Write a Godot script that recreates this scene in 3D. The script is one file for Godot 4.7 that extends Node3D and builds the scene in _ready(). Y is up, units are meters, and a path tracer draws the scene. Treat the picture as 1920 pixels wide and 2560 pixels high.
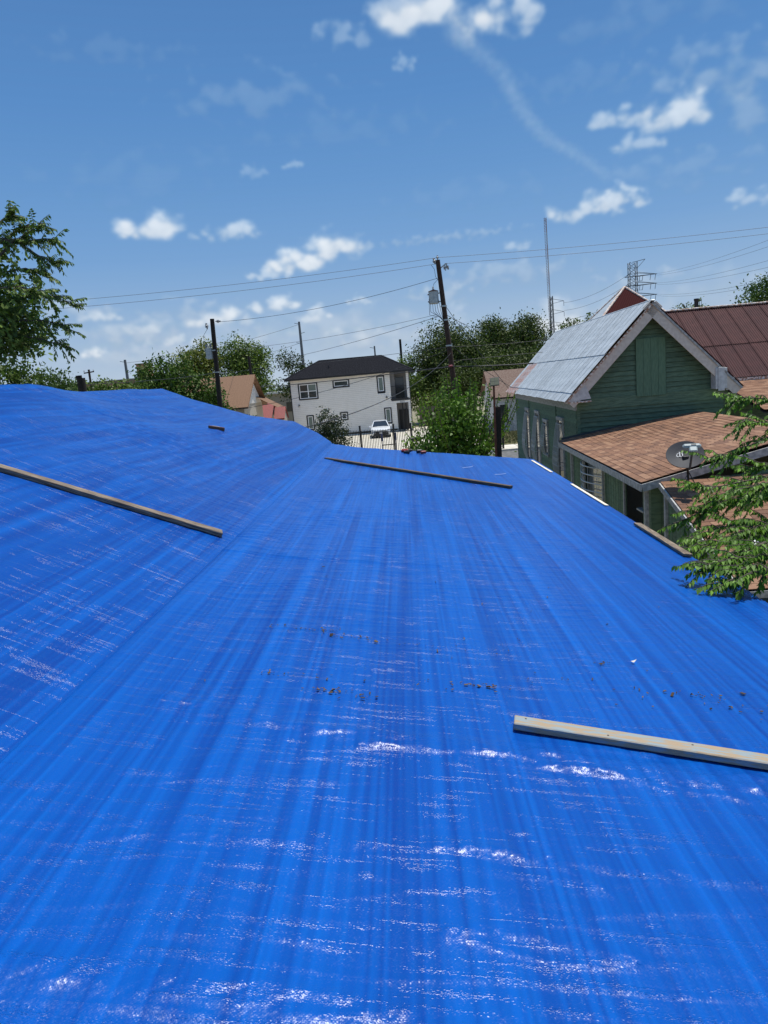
extends Node3D
# A blue tarp stretched over a house roof, looking over a neighbourhood under a noon sun.
# Axes: -z runs along the roof, x to the east eave, y up, metres; the camera stands at x 0, z 0.

const EYE := 5.3
var mats := {}
var texs := {}
var used_names := {}
var rng := RandomNumberGenerator.new()
var fbm := FastNoiseLite.new()


# ---------------------------------------------------------------- mesh buffer
class Buf:
	var v := PackedVector3Array()
	var n := PackedVector3Array()
	var c := PackedColorArray()
	var uv := PackedVector2Array()
	var i := PackedInt32Array()
	var col := Color.WHITE

	func tri(a: Vector3, b: Vector3, d: Vector3, out := Vector3.ZERO) -> void:
		var k := (d - a).cross(b - a)
		if out != Vector3.ZERO and k.dot(out) < 0.0:
			var t := b
			b = d
			d = t
			k = -k
		k = k.normalized()
		var s := v.size()
		for p: Vector3 in [a, b, d]:
			v.append(p)
			n.append(k)
			c.append(col)
			uv.append(Vector2(p.x, p.z))
		i.append_array(PackedInt32Array([s, s + 1, s + 2]))

	func quad(a: Vector3, b: Vector3, d: Vector3, e: Vector3, out := Vector3.ZERO) -> void:
		var k := (d - a).cross(b - a)
		if k.length_squared() < 1e-14:
			k = (e - a).cross(d - a)
		if out != Vector3.ZERO and k.dot(out) < 0.0:
			var t := b
			b = e
			e = t
			k = -k
		k = k.normalized()
		var s := v.size()
		for p: Vector3 in [a, b, d, e]:
			v.append(p)
			n.append(k)
			c.append(col)
			uv.append(Vector2(p.x, p.z))
		i.append_array(PackedInt32Array([s, s + 1, s + 2, s, s + 2, s + 3]))

	# a box with chamfered edges; basis turns it
	func box(at: Vector3, size: Vector3, bev := 0.0, turn := Basis.IDENTITY) -> void:
		var h := size / 2.0
		bev = minf(bev, minf(h.x, minf(h.y, h.z)) * 0.9)
		var axes: Array[Vector3] = [Vector3.RIGHT, Vector3.UP, Vector3.BACK]
		for ax in 3:
			var b1 := (ax + 1) % 3
			var b2 := (ax + 2) % 3
			for sg: float in [-1.0, 1.0]:
				var o := axes[ax] * h[ax] * sg
				var p := axes[b1] * (h[b1] - bev)
				var q := axes[b2] * (h[b2] - bev)
				quad(at + turn * (o - p - q), at + turn * (o + p - q), at + turn * (o + p + q), at + turn * (o - p + q), turn * (axes[ax] * sg))
		if bev <= 0.0:
			return
		for ax in 3:
			var b1 := (ax + 1) % 3
			var b2 := (ax + 2) % 3
			var along := axes[ax] * (h[ax] - bev)
			for s1: float in [-1.0, 1.0]:
				for s2: float in [-1.0, 1.0]:
					var p := axes[b1] * h[b1] * s1 + axes[b2] * (h[b2] - bev) * s2
					var q := axes[b1] * (h[b1] - bev) * s1 + axes[b2] * h[b2] * s2
					quad(at + turn * (p - along), at + turn * (p + along), at + turn * (q + along), at + turn * (q - along), turn * (axes[b1] * s1 + axes[b2] * s2))
		for sx: float in [-1.0, 1.0]:
			for sy: float in [-1.0, 1.0]:
				for sz: float in [-1.0, 1.0]:
					tri(at + turn * Vector3(h.x * sx, (h.y - bev) * sy, (h.z - bev) * sz), at + turn * Vector3((h.x - bev) * sx, h.y * sy, (h.z - bev) * sz), at + turn * Vector3((h.x - bev) * sx, (h.y - bev) * sy, h.z * sz), turn * Vector3(sx, sy, sz))

	# a bar of rectangular section from p to q
	func bar(p: Vector3, q: Vector3, wide: float, high: float, bev := 0.0, up := Vector3.UP) -> void:
		var z := (q - p).normalized()
		if absf(z.dot(up)) > 0.98:
			up = Vector3.RIGHT
		var x := up.cross(z).normalized()
		var y := z.cross(x).normalized()
		box((p + q) / 2.0, Vector3(wide, high, p.distance_to(q)), bev, Basis(x, y, z))

	# a round tube through points, radius from r0 to r1, closed at its ends
	func tube(pts: Array, r0: float, r1: float, sides := 6, caps := true) -> void:
		var m := pts.size()
		var x := Vector3.ZERO
		var s0 := v.size()
		for k in m:
			var d: Vector3 = (pts[mini(k + 1, m - 1)] - pts[maxi(k - 1, 0)]).normalized()
			if x == Vector3.ZERO:
				x = d.cross(Vector3.UP if absf(d.y) < 0.9 else Vector3.RIGHT).normalized()
			x = (x - d * x.dot(d)).normalized()
			var y := d.cross(x)
			var r := lerpf(r0, r1, float(k) / (m - 1))
			for j in sides:
				var a := TAU * j / sides
				var o := x * cos(a) + y * sin(a)
				v.append(pts[k] + o * r)
				n.append(o)
				c.append(col)
				uv.append(Vector2(float(j) / sides, k))
		for k in m - 1:
			for j in sides:
				var a := s0 + k * sides + j
				var b := s0 + k * sides + (j + 1) % sides
				i.append_array(PackedInt32Array([a, b + sides, b, a, a + sides, b + sides]))
		if caps:
			for e in 2:
				var k: int = 0 if e == 0 else m - 1
				var d: Vector3 = (pts[0] - pts[1]) if e == 0 else (pts[m - 1] - pts[m - 2])
				for j in sides - 2:
					tri(v[s0 + k * sides], v[s0 + k * sides + j + 1], v[s0 + k * sides + j + 2], d)

	# a shape turned round the line from p along dir: profile of (distance along, radius)
	func lathe(p: Vector3, dir: Vector3, profile: Array, sides := 16) -> void:
		var d := dir.normalized()
		var x := d.cross(Vector3.UP if absf(d.y) < 0.9 else Vector3.RIGHT).normalized()
		var y := d.cross(x)
		for k in profile.size() - 1:
			var a: Vector2 = profile[k]
			var b: Vector2 = profile[k + 1]
			var slope := Vector2(b.y - a.y, b.x - a.x)
			var s := v.size()
			for e: Vector2 in [a, b]:
				for j in sides:
					var w := TAU * j / sides
					var o := x * cos(w) + y * sin(w)
					v.append(p + d * e.x + o * e.y)
					n.append((o * slope.y - d * slope.x).normalized() * (1.0 if slope.y >= 0.0 or absf(slope.y) < 1e-6 else -1.0) if absf(slope.y) > 1e-6 else -d * signf(slope.x))
					c.append(col)
					uv.append(Vector2(float(j) / sides, e.x))
			for j in sides:
				var q := (j + 1) % sides
				i.append_array(PackedInt32Array([s + j, s + sides + q, s + q, s + j, s + sides + j, s + sides + q]))

	# a pointed leaf of two bent halves
	func leaf(p: Vector3, along: Vector3, side: Vector3, long: float, wide: float, fold := 0.25) -> void:
		var up := along.cross(side).normalized()
		var s := v.size()
		var mid := p + along * long * 0.42
		v.append(p)
		v.append(mid + side * wide * 0.5 + up * wide * fold)
		v.append(p + along * long - up * long * 0.12)
		v.append(mid - side * wide * 0.5 + up * wide * fold)
		v.append(mid)
		var nl := (up - side * fold).normalized()
		var nr := (up + side * fold).normalized()
		n.append(up)
		n.append(nl)
		n.append(up)
		n.append(nr)
		n.append(up)
		for k in 5:
			c.append(col)
			uv.append(Vector2.ZERO)
		i.append_array(PackedInt32Array([s, s + 1, s + 4, s + 1, s + 2, s + 4, s + 2, s + 3, s + 4, s + 3, s, s + 4]))

	func mesh() -> ArrayMesh:
		var a := []
		a.resize(Mesh.ARRAY_MAX)
		a[Mesh.ARRAY_VERTEX] = v
		a[Mesh.ARRAY_NORMAL] = n
		a[Mesh.ARRAY_COLOR] = c
		a[Mesh.ARRAY_TEX_UV] = uv
		a[Mesh.ARRAY_INDEX] = i
		var m := ArrayMesh.new()
		m.add_surface_from_arrays(Mesh.PRIMITIVE_TRIANGLES, a)
		return m


# ---------------------------------------------------------------- naming and tagging
func numbered(called: String) -> String:
	var k: int = used_names.get(called, 0)
	used_names[called] = k + 1
	return called if k == 0 else "%s_%03d" % [called, k]


func tag(o: Node, label: String, category := "", group := "", kind := "") -> void:
	if label:
		o.set_meta("label", label)
	if category:
		o.set_meta("category", category)
	if group:
		o.set_meta("group", group)
	if kind:
		o.set_meta("kind", kind)


func thing(called: String, label: String, category: String, at := Vector3.ZERO, turn := 0.0, group := "") -> Node3D:
	var o := Node3D.new()
	o.name = numbered(called)
	add_child(o)
	o.position = at
	o.rotation.y = turn
	tag(o, label, category, group)
	return o


func put(called: String, m: Mesh, material: Material, parent: Node = null) -> MeshInstance3D:
	var o := MeshInstance3D.new()
	o.mesh = m
	o.material_override = material
	o.name = called if parent else numbered(called)
	(parent if parent else self).add_child(o, true)
	return o


func group_part(called: String, parent: Node) -> Node3D:
	var o := Node3D.new()
	o.name = called
	parent.add_child(o, true)
	return o


func one_box(called: String, at: Vector3, size: Vector3, material: Material, parent: Node, bev := 0.0) -> MeshInstance3D:
	var b := Buf.new()
	b.box(at, size, bev)
	return put(called, b.mesh(), material, parent)


func one_bar(called: String, p: Vector3, q: Vector3, wide: float, high: float, material: Material, parent: Node, bev := 0.0, up := Vector3.UP) -> MeshInstance3D:
	var b := Buf.new()
	b.bar(p, q, wide, high, bev, up)
	return put(called, b.mesh(), material, parent)


func one_tube(called: String, pts: Array, r0: float, r1: float, material: Material, parent: Node, sides := 8) -> MeshInstance3D:
	var b := Buf.new()
	b.tube(pts, r0, r1, sides)
	return put(called, b.mesh(), material, parent)


# ---------------------------------------------------------------- materials
func lin(r: float, g: float, b: float) -> Color:
	return Color(r, g, b).linear_to_srgb()


# seamless noise picture running from one linear colour to another
func tex(key: String, seed_: int, freq: float, c0: Color, c1: Color, gain := 1.6, kind := FastNoiseLite.TYPE_SIMPLEX_SMOOTH, size := 256, octaves := 5) -> ImageTexture:
	if texs.has(key):
		return texs[key]
	var f := FastNoiseLite.new()
	f.seed = seed_
	f.noise_type = kind
	f.frequency = freq
	f.fractal_octaves = octaves
	var src := f.get_seamless_image(size, size)
	src.convert(Image.FORMAT_L8)
	var d := src.get_data()
	var out := PackedByteArray()
	out.resize(size * size * 3)
	var a := c0.linear_to_srgb()
	var b := c1.linear_to_srgb()
	var lut := []
	for k in 256:
		var t := clampf((k / 255.0 - 0.5) * gain + 0.5, 0.0, 1.0)
		lut.append(a.lerp(b, t))
	for k in d.size():
		var q: Color = lut[d[k]]
		out[k * 3] = int(q.r * 255.0)
		out[k * 3 + 1] = int(q.g * 255.0)
		out[k * 3 + 2] = int(q.b * 255.0)
	texs[key] = ImageTexture.create_from_image(Image.create_from_data(size, size, false, Image.FORMAT_RGB8, out))
	return texs[key]


func mat(key: String, base := Color.WHITE, rough := 0.8, o := {}) -> StandardMaterial3D:
	if mats.has(key):
		return mats[key]
	var m := StandardMaterial3D.new()
	m.resource_name = key
	m.albedo_color = base.linear_to_srgb()
	m.roughness = rough
	m.metallic = o.get("metal", 0.0)
	m.metallic_specular = o.get("spec", 0.5)
	m.cull_mode = BaseMaterial3D.CULL_DISABLED
	if o.has("tex"):
		m.albedo_texture = o.tex
	if o.has("tex") or o.has("bump"):
		m.uv1_triplanar = true
		m.uv1_world_triplanar = o.get("world", false)
		m.uv1_scale = o.get("scale", Vector3.ONE)
	if o.has("bump"):
		m.heightmap_enabled = true
		m.heightmap_texture = o.bump
		m.heightmap_scale = o.get("bump_cm", 0.3)
	if o.get("vc", false):
		m.vertex_color_use_as_albedo = true
	if o.has("back"):
		m.backlight_enabled = true
		m.backlight = o.back
	if o.has("coat"):
		m.clearcoat_enabled = true
		m.clearcoat = o.coat
		m.clearcoat_roughness = 0.1
	mats[key] = m
	return m


func glass_mat(key: String, base: Color, rough := 0.06) -> StandardMaterial3D:
	return mat(key, base, rough, {"spec": 0.6})


# ---------------------------------------------------------------- sky: air and clouds
func sky_color(el: float) -> Color:
	# measured low down, in sRGB; the overhead stops are brightened to lift shaded walls
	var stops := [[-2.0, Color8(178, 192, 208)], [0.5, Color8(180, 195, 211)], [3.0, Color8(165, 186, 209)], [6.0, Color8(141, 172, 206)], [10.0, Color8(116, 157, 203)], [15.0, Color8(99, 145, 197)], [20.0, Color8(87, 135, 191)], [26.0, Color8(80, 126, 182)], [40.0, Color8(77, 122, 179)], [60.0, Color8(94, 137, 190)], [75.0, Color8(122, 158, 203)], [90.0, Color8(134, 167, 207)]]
	for k in stops.size() - 1:
		if el <= stops[k + 1][0]:
			return stops[k][1].lerp(stops[k + 1][1], clampf((el - stops[k][0]) / (stops[k + 1][0] - stops[k][0]), 0.0, 1.0))
	return stops[-1][1]


# one cloud: middle (azimuth, height), half width and half height in degrees, how dense, how ragged;
# puffs > 0 heaps it up from round puffs over a flat foot
func cloud(im: Image, f: FastNoiseLite, az: float, el: float, hw: float, hh: float, dense: float, ragged: float, grey := 0.0, flat := 0.55, puffs := 0) -> void:
	var w := im.get_width()
	var per := w / 360.0
	var y0 := int((90.0 - el - hh * 1.7) * per)
	var y1 := int((90.0 - el + hh * 1.5) * per)
	var x0 := int((az - hw * 1.6) * per)
	var x1 := int((az + hw * 1.6) * per)
	var fine := minf(hw, hh * 2.0)
	var heap: Array = []
	var r := RandomNumberGenerator.new()
	r.seed = int(az * 131.0 + el * 977.0) + 9000
	for k in puffs:
		var t := r.randf_range(-0.82, 0.82)
		var rad := hh * r.randf_range(0.45, 0.95) * (1.0 - 0.45 * absf(t))
		heap.append(Vector3(az + t * hw, el - hh * 0.45 + rad * r.randf_range(0.25, 0.95), rad))
	for y in range(maxi(y0, 0), mini(y1, w / 4)):
		var e := 90.0 - (y + 0.5) / per
		var dy := (e - el) / hh
		var dyf := dy if dy > 0.0 else dy / flat
		for x in range(x0, x1):
			var a := (x + 0.5) / per
			var dx := (a - az) / hw
			var q := 1.0 - sqrt(dx * dx + dyf * dyf)
			if puffs > 0:
				var best := -1.0
				for p: Vector3 in heap:
					var ex := a - p.x
					var ey := e - p.y
					if ey < 0.0:
						ey *= 1.5
					best = maxf(best, 1.0 - sqrt(ex * ex * 0.7 + ey * ey) / p.z)
				q = best * 0.85 + q * 0.3
			if q < -0.6:
				continue
			var nn := f.get_noise_2d(a * 4.0 / fine + az * 31.0, e * 5.5 / fine + el * 17.0)
			var d := q * 0.95 + nn * ragged
			if d <= -0.1:
				continue
			d = pow(smoothstep(-0.1, 0.95, d), 1.25) * dense
			var xx := posmod(x, w)
			var was := im.get_pixel(xx, y)
			var lit := clampf(0.66 + dy * 0.34 + nn * 0.35 + q * 0.15 - grey, 0.0, 1.0)
			var white := Color8(160, 176, 195).lerp(Color8(238, 241, 244), lit)
			im.set_pixel(xx, y, was.lerp(white, clampf(d, 0.0, 1.0)))


func make_sky() -> ImageTexture:
	var w := 3072
	var im := Image.create_empty(w, w / 2, false, Image.FORMAT_RGB8)
	for y in w / 2:
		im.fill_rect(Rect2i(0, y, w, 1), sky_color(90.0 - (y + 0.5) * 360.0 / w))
	var f := FastNoiseLite.new()
	f.seed = 11
	f.noise_type = FastNoiseLite.TYPE_SIMPLEX_SMOOTH
	f.frequency = 0.32
	f.fractal_octaves = 5
	f.fractal_gain = 0.38
	# thin veils first, then the fair-weather clouds; az and el in degrees
	for q: Array in [
		[-9.0, 20.4, 6.5, 1.5, 0.18, 1.1], [-3.0, 18.0, 9.0, 1.4, 0.07, 1.0], [-18.0, 15.5, 8.0, 1.8, 0.06, 1.0], [20.0, 22.0, 7.0, 1.6, 0.12, 1.0], [14.0, 19.0, 6.0, 1.2, 0.08, 1.0], [21.0, 12.5, 6.0, 1.2, 0.14, 1.0], [6.0, 13.0, 7.0, 1.2, 0.06, 1.0], [-19.0, 23.0, 5.0, 1.0, 0.08, 1.1], [23.5, 17.4, 5.0, 1.5, 0.34, 0.9], [25.5, 15.2, 3.0, 1.5, 0.3, 0.9], [22.0, 19.0, 5.0, 1.0, 0.2, 0.9], [4.0, 10.2, 7.0, 0.45, 0.3, 0.7],
		[8.5, 7.2, 6.5, 1.0, 0.3, 0.9], [-14.0, 4.6, 9.0, 1.6, 0.25, 0.7], [-5.0, 4.6, 7.0, 1.7, 0.4, 0.7], [1.0, 3.6, 6.0, 1.2, 0.35, 0.7], [-19.0, 3.0, 9.0, 1.2, 0.3, 0.7], [14.0, 3.6, 8.0, 1.2, 0.3, 0.7], [24.0, 4.5, 6.0, 1.4, 0.25, 0.7],
		[-24.0, 6.8, 3.0, 1.0, 0.4, 0.9], [-15.5, 6.2, 3.5, 1.1, 0.35, 1.0], [-20.0, 5.0, 4.0, 1.3, 0.5, 0.9], [-17.5, 3.6, 4.0, 1.0, 0.5, 0.9], [-12.0, 3.6, 4.0, 1.2, 0.45, 0.9], [-3.0, 3.2, 4.0, 1.1, 0.5, 0.9], [3.5, 6.2, 3.0, 0.8, 0.4, 0.9], [18.0, 5.5, 3.5, 0.9, 0.35, 0.9]]:
		cloud(im, f, q[0], q[1], q[2], q[3], q[4], q[5], 0.45, 1.0)
	for q: Array in [
		[4.7, 24.3, 3.9, 2.3, 1.0, 0.75], [8.9, 23.5, 2.9, 1.9, 0.75, 0.9], [1.4, 24.6, 2.6, 1.3, 0.5, 0.95], [-2.5, 23.6, 2.0, 1.3, 0.35, 0.9], [1.9, 21.6, 0.9, 0.8, 0.35, 0.8], [12.5, 25.4, 1.8, 0.9, 0.3, 0.9], [15.6, 25.2, 2.2, 0.8, 0.35, 0.9],
		[20.3, 15.9, 2.4, 1.7, 0.85, 0.7], [17.4, 16.4, 2.2, 1.1, 0.65, 0.85], [18.2, 14.6, 2.0, 1.0, 0.55, 0.85],
		[14.0, 10.9, 2.3, 1.2, 0.8, 0.75], [16.8, 11.2, 1.6, 1.3, 0.8, 0.75],
		[-17.2, 12.1, 2.9, 1.35, 0.95, 0.6], [-12.4, 11.7, 2.7, 1.05, 0.7, 0.65],
		[-7.4, 9.3, 2.9, 1.2, 1.0, 0.6], [-4.4, 10.2, 2.4, 1.7, 1.0, 0.6], [-9.6, 8.6, 2.0, 0.7, 0.6, 0.8],
		[-13.8, 5.6, 2.4, 1.1, 0.95, 0.55], [-9.5, 6.3, 2.2, 0.9, 0.85, 0.65], [-22.4, 6.4, 1.7, 0.9, 0.7, 0.6], [-23.2, 3.7, 1.0, 0.7, 0.85, 0.5],
		[11.4, 3.3, 2.5, 2.1, 1.0, 0.45], [4.0, 5.0, 1.1, 0.9, 0.3, 0.5], [25.6, 10.0, 1.5, 1.1, 0.5, 0.8], [-7.0, 16.0, 0.8, 0.5, 0.35, 0.6], [-9.9, 15.6, 1.0, 0.6, 0.25, 0.6], [9.3, 9.0, 1.2, 0.6, 0.45, 0.6], [-19.3, 5.2, 1.3, 0.6, 0.4, 0.7], [-16.6, 4.2, 1.2, 0.6, 0.5, 0.6], [-6.3, 5.3, 1.4, 0.8, 0.6, 0.7], [-3.0, 6.2, 1.0, 0.6, 0.5, 0.7]]:
		cloud(im, f, q[0], q[1], q[2] * 1.08, q[3] * 1.08, q[4] * 0.88, q[5] * 1.0, 0.08, 0.6, 4 + int(q[2] / q[3] * 4.0))
	# the old trail that drifts down to the east
	var trail := [Vector2(5.6, 23.0), Vector2(6.7, 22.2), Vector2(9.1, 20.1), Vector2(10.2, 17.8), Vector2(11.8, 15.9), Vector2(13.9, 14.6), Vector2(16.3, 12.6)]
	for k in trail.size() - 1:
		for j in 12:
			var p: Vector2 = trail[k].lerp(trail[k + 1], j / 12.0)
			var wide := lerpf(1.25, 0.65, (k + j / 12.0) / trail.size())
			cloud(im, f, p.x, p.y, wide, wide * 0.8, 0.05, 0.35, 0.0, 1.0)
	# the same kind of sky goes on all round
	var r := RandomNumberGenerator.new()
	r.seed = 5
	for k in 260:
		var az := r.randf_range(30.0, 330.0)
		var el := pow(r.randf(), 1.6) * 55.0 + 3.0
		var s := r.randf_range(0.9, 3.0) * (0.7 + el / 28.0)
		cloud(im, f, az, el, s, s * 0.5, r.randf_range(0.3, 0.95), 0.4, 0.0, 0.6, 10)
	for k in 16:
		var el := r.randf_range(30.0, 60.0)
		cloud(im, f, r.randf_range(-35.0, 35.0), el, 3.2, 1.9, r.randf_range(0.3, 0.9), 0.4, 0.0, 0.6, 10)
	return ImageTexture.create_from_image(im)


func light_and_camera() -> void:
	var cam := Camera3D.new()
	cam.name = "camera"
	cam.fov = 71.593
	cam.near = 0.05
	cam.far = 4000.0
	add_child(cam)
	cam.position = Vector3(0, EYE, 0)
	cam.rotation_degrees = Vector3(-10.463, 2.357, -4.9)
	cam.current = true
	var e := Environment.new()
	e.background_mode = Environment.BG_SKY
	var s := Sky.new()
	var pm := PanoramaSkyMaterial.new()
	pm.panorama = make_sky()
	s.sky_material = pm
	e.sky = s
	e.tonemap_mode = Environment.TONE_MAPPER_LINEAR
	e.tonemap_exposure = 1.1
	e.sdfgi_enabled = true
	e.ssao_enabled = true
	e.ssil_enabled = true
	var we := WorldEnvironment.new()
	we.environment = e
	we.name = "world_environment"
	add_child(we)
	var sun := DirectionalLight3D.new()
	sun.name = "sun"
	sun.light_energy = 1.5
	sun.light_color = Color(1.0, 0.988, 0.96)
	sun.light_angular_distance = 0.53
	sun.shadow_enabled = true
	add_child(sun)
	var to_sun := Vector3(0.2, 0.96, -0.12).normalized()
	sun.basis = Basis.looking_at(-to_sun, Vector3(0, 0, -1))


# ---------------------------------------------------------------- ground, street, yards
func ground_and_street() -> void:
	var soil := mat("dry_soil", Color.WHITE, 0.95, {"tex": tex("soil", 3, 0.02, Color(0.25, 0.21, 0.145), Color(0.15, 0.145, 0.075), 2.2), "world": true, "scale": Vector3.ONE * 0.15})
	var asphalt := mat("asphalt", Color.WHITE, 0.9, {"tex": tex("asphalt", 4, 0.03, Color(0.085, 0.083, 0.08), Color(0.15, 0.145, 0.14), 2.0), "world": true, "scale": Vector3.ONE * 0.3})
	var concrete := mat("concrete", Color.WHITE, 0.9, {"tex": tex("concrete", 5, 0.02, Color(0.50, 0.455, 0.37), Color(0.64, 0.59, 0.49), 1.8), "world": true, "scale": Vector3.ONE * 0.25})
	var lawn := mat("dry_lawn", Color.WHITE, 0.95, {"tex": tex("lawn", 6, 0.04, Color(0.20, 0.15, 0.07), Color(0.10, 0.115, 0.035), 2.6), "world": true, "scale": Vector3.ONE * 0.4})
	var b := Buf.new()
	b.quad(Vector3(-1400, -0.02, 300), Vector3(-1400, -0.02, -1500), Vector3(1400, -0.02, -1500), Vector3(1400, -0.02, 300), Vector3.UP)
	tag(put("ground", b.mesh(), soil), "dry soil and scrub ground of the neighbourhood", "ground", "", "structure")
	tag(one_box("street", Vector3(10, -0.06, -42.0), Vector3(260, 0.13, 11.0), asphalt, self), "grey asphalt street past the end of the tarped roof", "street", "", "structure")
	tag(one_box("kerb", Vector3(10, 0.04, -47.65), Vector3(260, 0.2, 0.3), concrete, self, 0.02), "concrete kerb along the far side of the street", "kerb", "", "structure")
	var walk := thing("sidewalk", "pale concrete sidewalk slabs behind the street kerb", "sidewalk")
	walk.set_meta("kind", "structure")
	for k in 40:
		var x := -30.0 + k * 1.53
		one_box("slab", Vector3(x, 0.05, -49.0), Vector3(1.5, 0.2, 2.3), concrete, walk, 0.02)
	tag(one_box("driveway", Vector3(-6.0, 0.06, -62.8), Vector3(24.0, 0.2, 25.0), concrete, self), "sunlit concrete driveway in front of the white house", "driveway", "", "structure")
	var g := Buf.new()
	rng.seed = 21
	g.box(Vector3(13.0, 0.07, -55.6), Vector3(13.4, 0.2, 10.6))
	tag(put("lawn", g.mesh(), lawn), "dry yellowing lawn in front of the rusty-roofed white house", "lawn", "", "structure")
	var blades := Buf.new()
	for k in 9000:
		var p := Vector3(rng.randf_range(6.5, 14.0), 0.16, rng.randf_range(-60.5, -50.6))
		blades.col = Color(0.17, 0.14, 0.06).lerp(Color(0.09, 0.12, 0.035), rng.randf())
		var a := rng.randf() * TAU
		var s := Vector3(cos(a), 0, sin(a)) * 0.03
		var tip := p + Vector3(rng.randf_range(-0.05, 0.05), rng.randf_range(0.06, 0.16), rng.randf_range(-0.05, 0.05))
		blades.tri(p - s, p + s, tip)
	tag(put("grass", blades.mesh(), mat("grass_blades", Color.WHITE, 0.9, {"vc": true})), "short dry grass blades growing on the lawn", "grass", "", "stuff")


# ---------------------------------------------------------------- the roof under the tarp
const CREASE := -1.57
const RIDGE := -4.95
const EAVE := 2.62
const FAR_END := -15.0
const RAKE := [[-9.0, -1.6], [-5.03, 0.22], [-4.46, -0.04], [-4.03, -0.2], [-3.24, -0.49], [-2.34, -0.69], [-1.87, -0.97], [-1.54, -1.235]]


func ridge_lift(d: float) -> float:
	if d < 9.4:
		return 0.37 + 0.012 * sin(d * 1.3)
	return lerpf(0.37, 0.235, smoothstep(9.4, 11.2, d)) - 0.015 * smoothstep(11.0, 15.0, d)


# height of the roof the tarp lies on
func roof_y(x: float, z: float) -> float:
	var low := EYE - 1.5 - 0.15 * x
	if x > CREASE + 0.05:
		return low
	var d := -z
	var top := ridge_lift(d)
	var near := 0.0
	if x > RIDGE:
		near = lerpf(-1.264, top, (CREASE - x) / (CREASE - RIDGE))
	else:
		near = top - 0.42 * (RIDGE - x)
	var far := near
	for k in RAKE.size() - 1:
		if x >= RAKE[k][0] and x <= RAKE[k + 1][0]:
			far = lerpf(RAKE[k][1], RAKE[k + 1][1], (x - RAKE[k][0]) / (RAKE[k + 1][0] - RAKE[k][0]))
	if x > -1.54:
		far = -1.264
	var y := EYE + lerpf(near, far, smoothstep(8.0, 14.6, d))
	# the two planes meet in a short curve
	var s := clampf((x - (CREASE - 0.05)) / 0.1, 0.0, 1.0)
	return lerpf(y, low, s)


var folds := [
	[[[-1.2, -2.95], [-0.58, -2.8], [-0.19, -2.74], [0.29, -2.74], [0.83, -2.63], [1.32, -2.61], [2.3, -2.5]], 0.024, 0.055],
	[[[-0.3, -2.69], [0.29, -2.68], [0.83, -2.56], [1.32, -2.54], [2.3, -2.42]], 0.018, 0.028],
	[[[0.1, -2.63], [0.6, -2.6], [1.2, -2.47], [2.0, -2.36]], 0.012, 0.025],
	[[[-1.3, -1.46], [-0.8, -1.48], [-0.51, -1.46], [-0.16, -1.43], [0.5, -1.36]], 0.021, 0.06],
	[[[-1.16, -2.0], [-0.79, -2.03], [-0.18, -2.06], [0.3, -2.05]], 0.008, 0.03],
	[[[-1.16, -2.36], [-0.78, -2.41], [-0.36, -2.41]], 0.006, 0.025],
	[[[-0.01, -2.08], [0.51, -2.04], [1.0, -2.01]], 0.010, 0.035],
	[[[0.0, -1.71], [0.24, -1.72], [0.51, -1.66]], 0.010, 0.035],
	[[[0.28, -2.18], [0.53, -1.87]], 0.006, 0.03],
	[[[0.03, -2.58], [0.49, -2.53], [0.93, -2.49]], 0.008, 0.025],
]


func near_fold(x: float, z: float, pts: Array) -> float:
	var best := 9.0
	for k in pts.size() - 1:
		var a := Vector2(pts[k][0], pts[k][1])
		var b := Vector2(pts[k + 1][0], pts[k + 1][1])
		var t := clampf((Vector2(x, z) - a).dot(b - a) / (b - a).length_squared(), 0.0, 1.0)
		var dd := Vector2(x, z).distance_to(a.lerp(b, t))
		var end: float = 0.0
		if (k == 0 and t <= 0.0) or (k == pts.size() - 2 and t >= 1.0):
			end = 0.02
		best = minf(best, dd + end)
	return best


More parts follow.
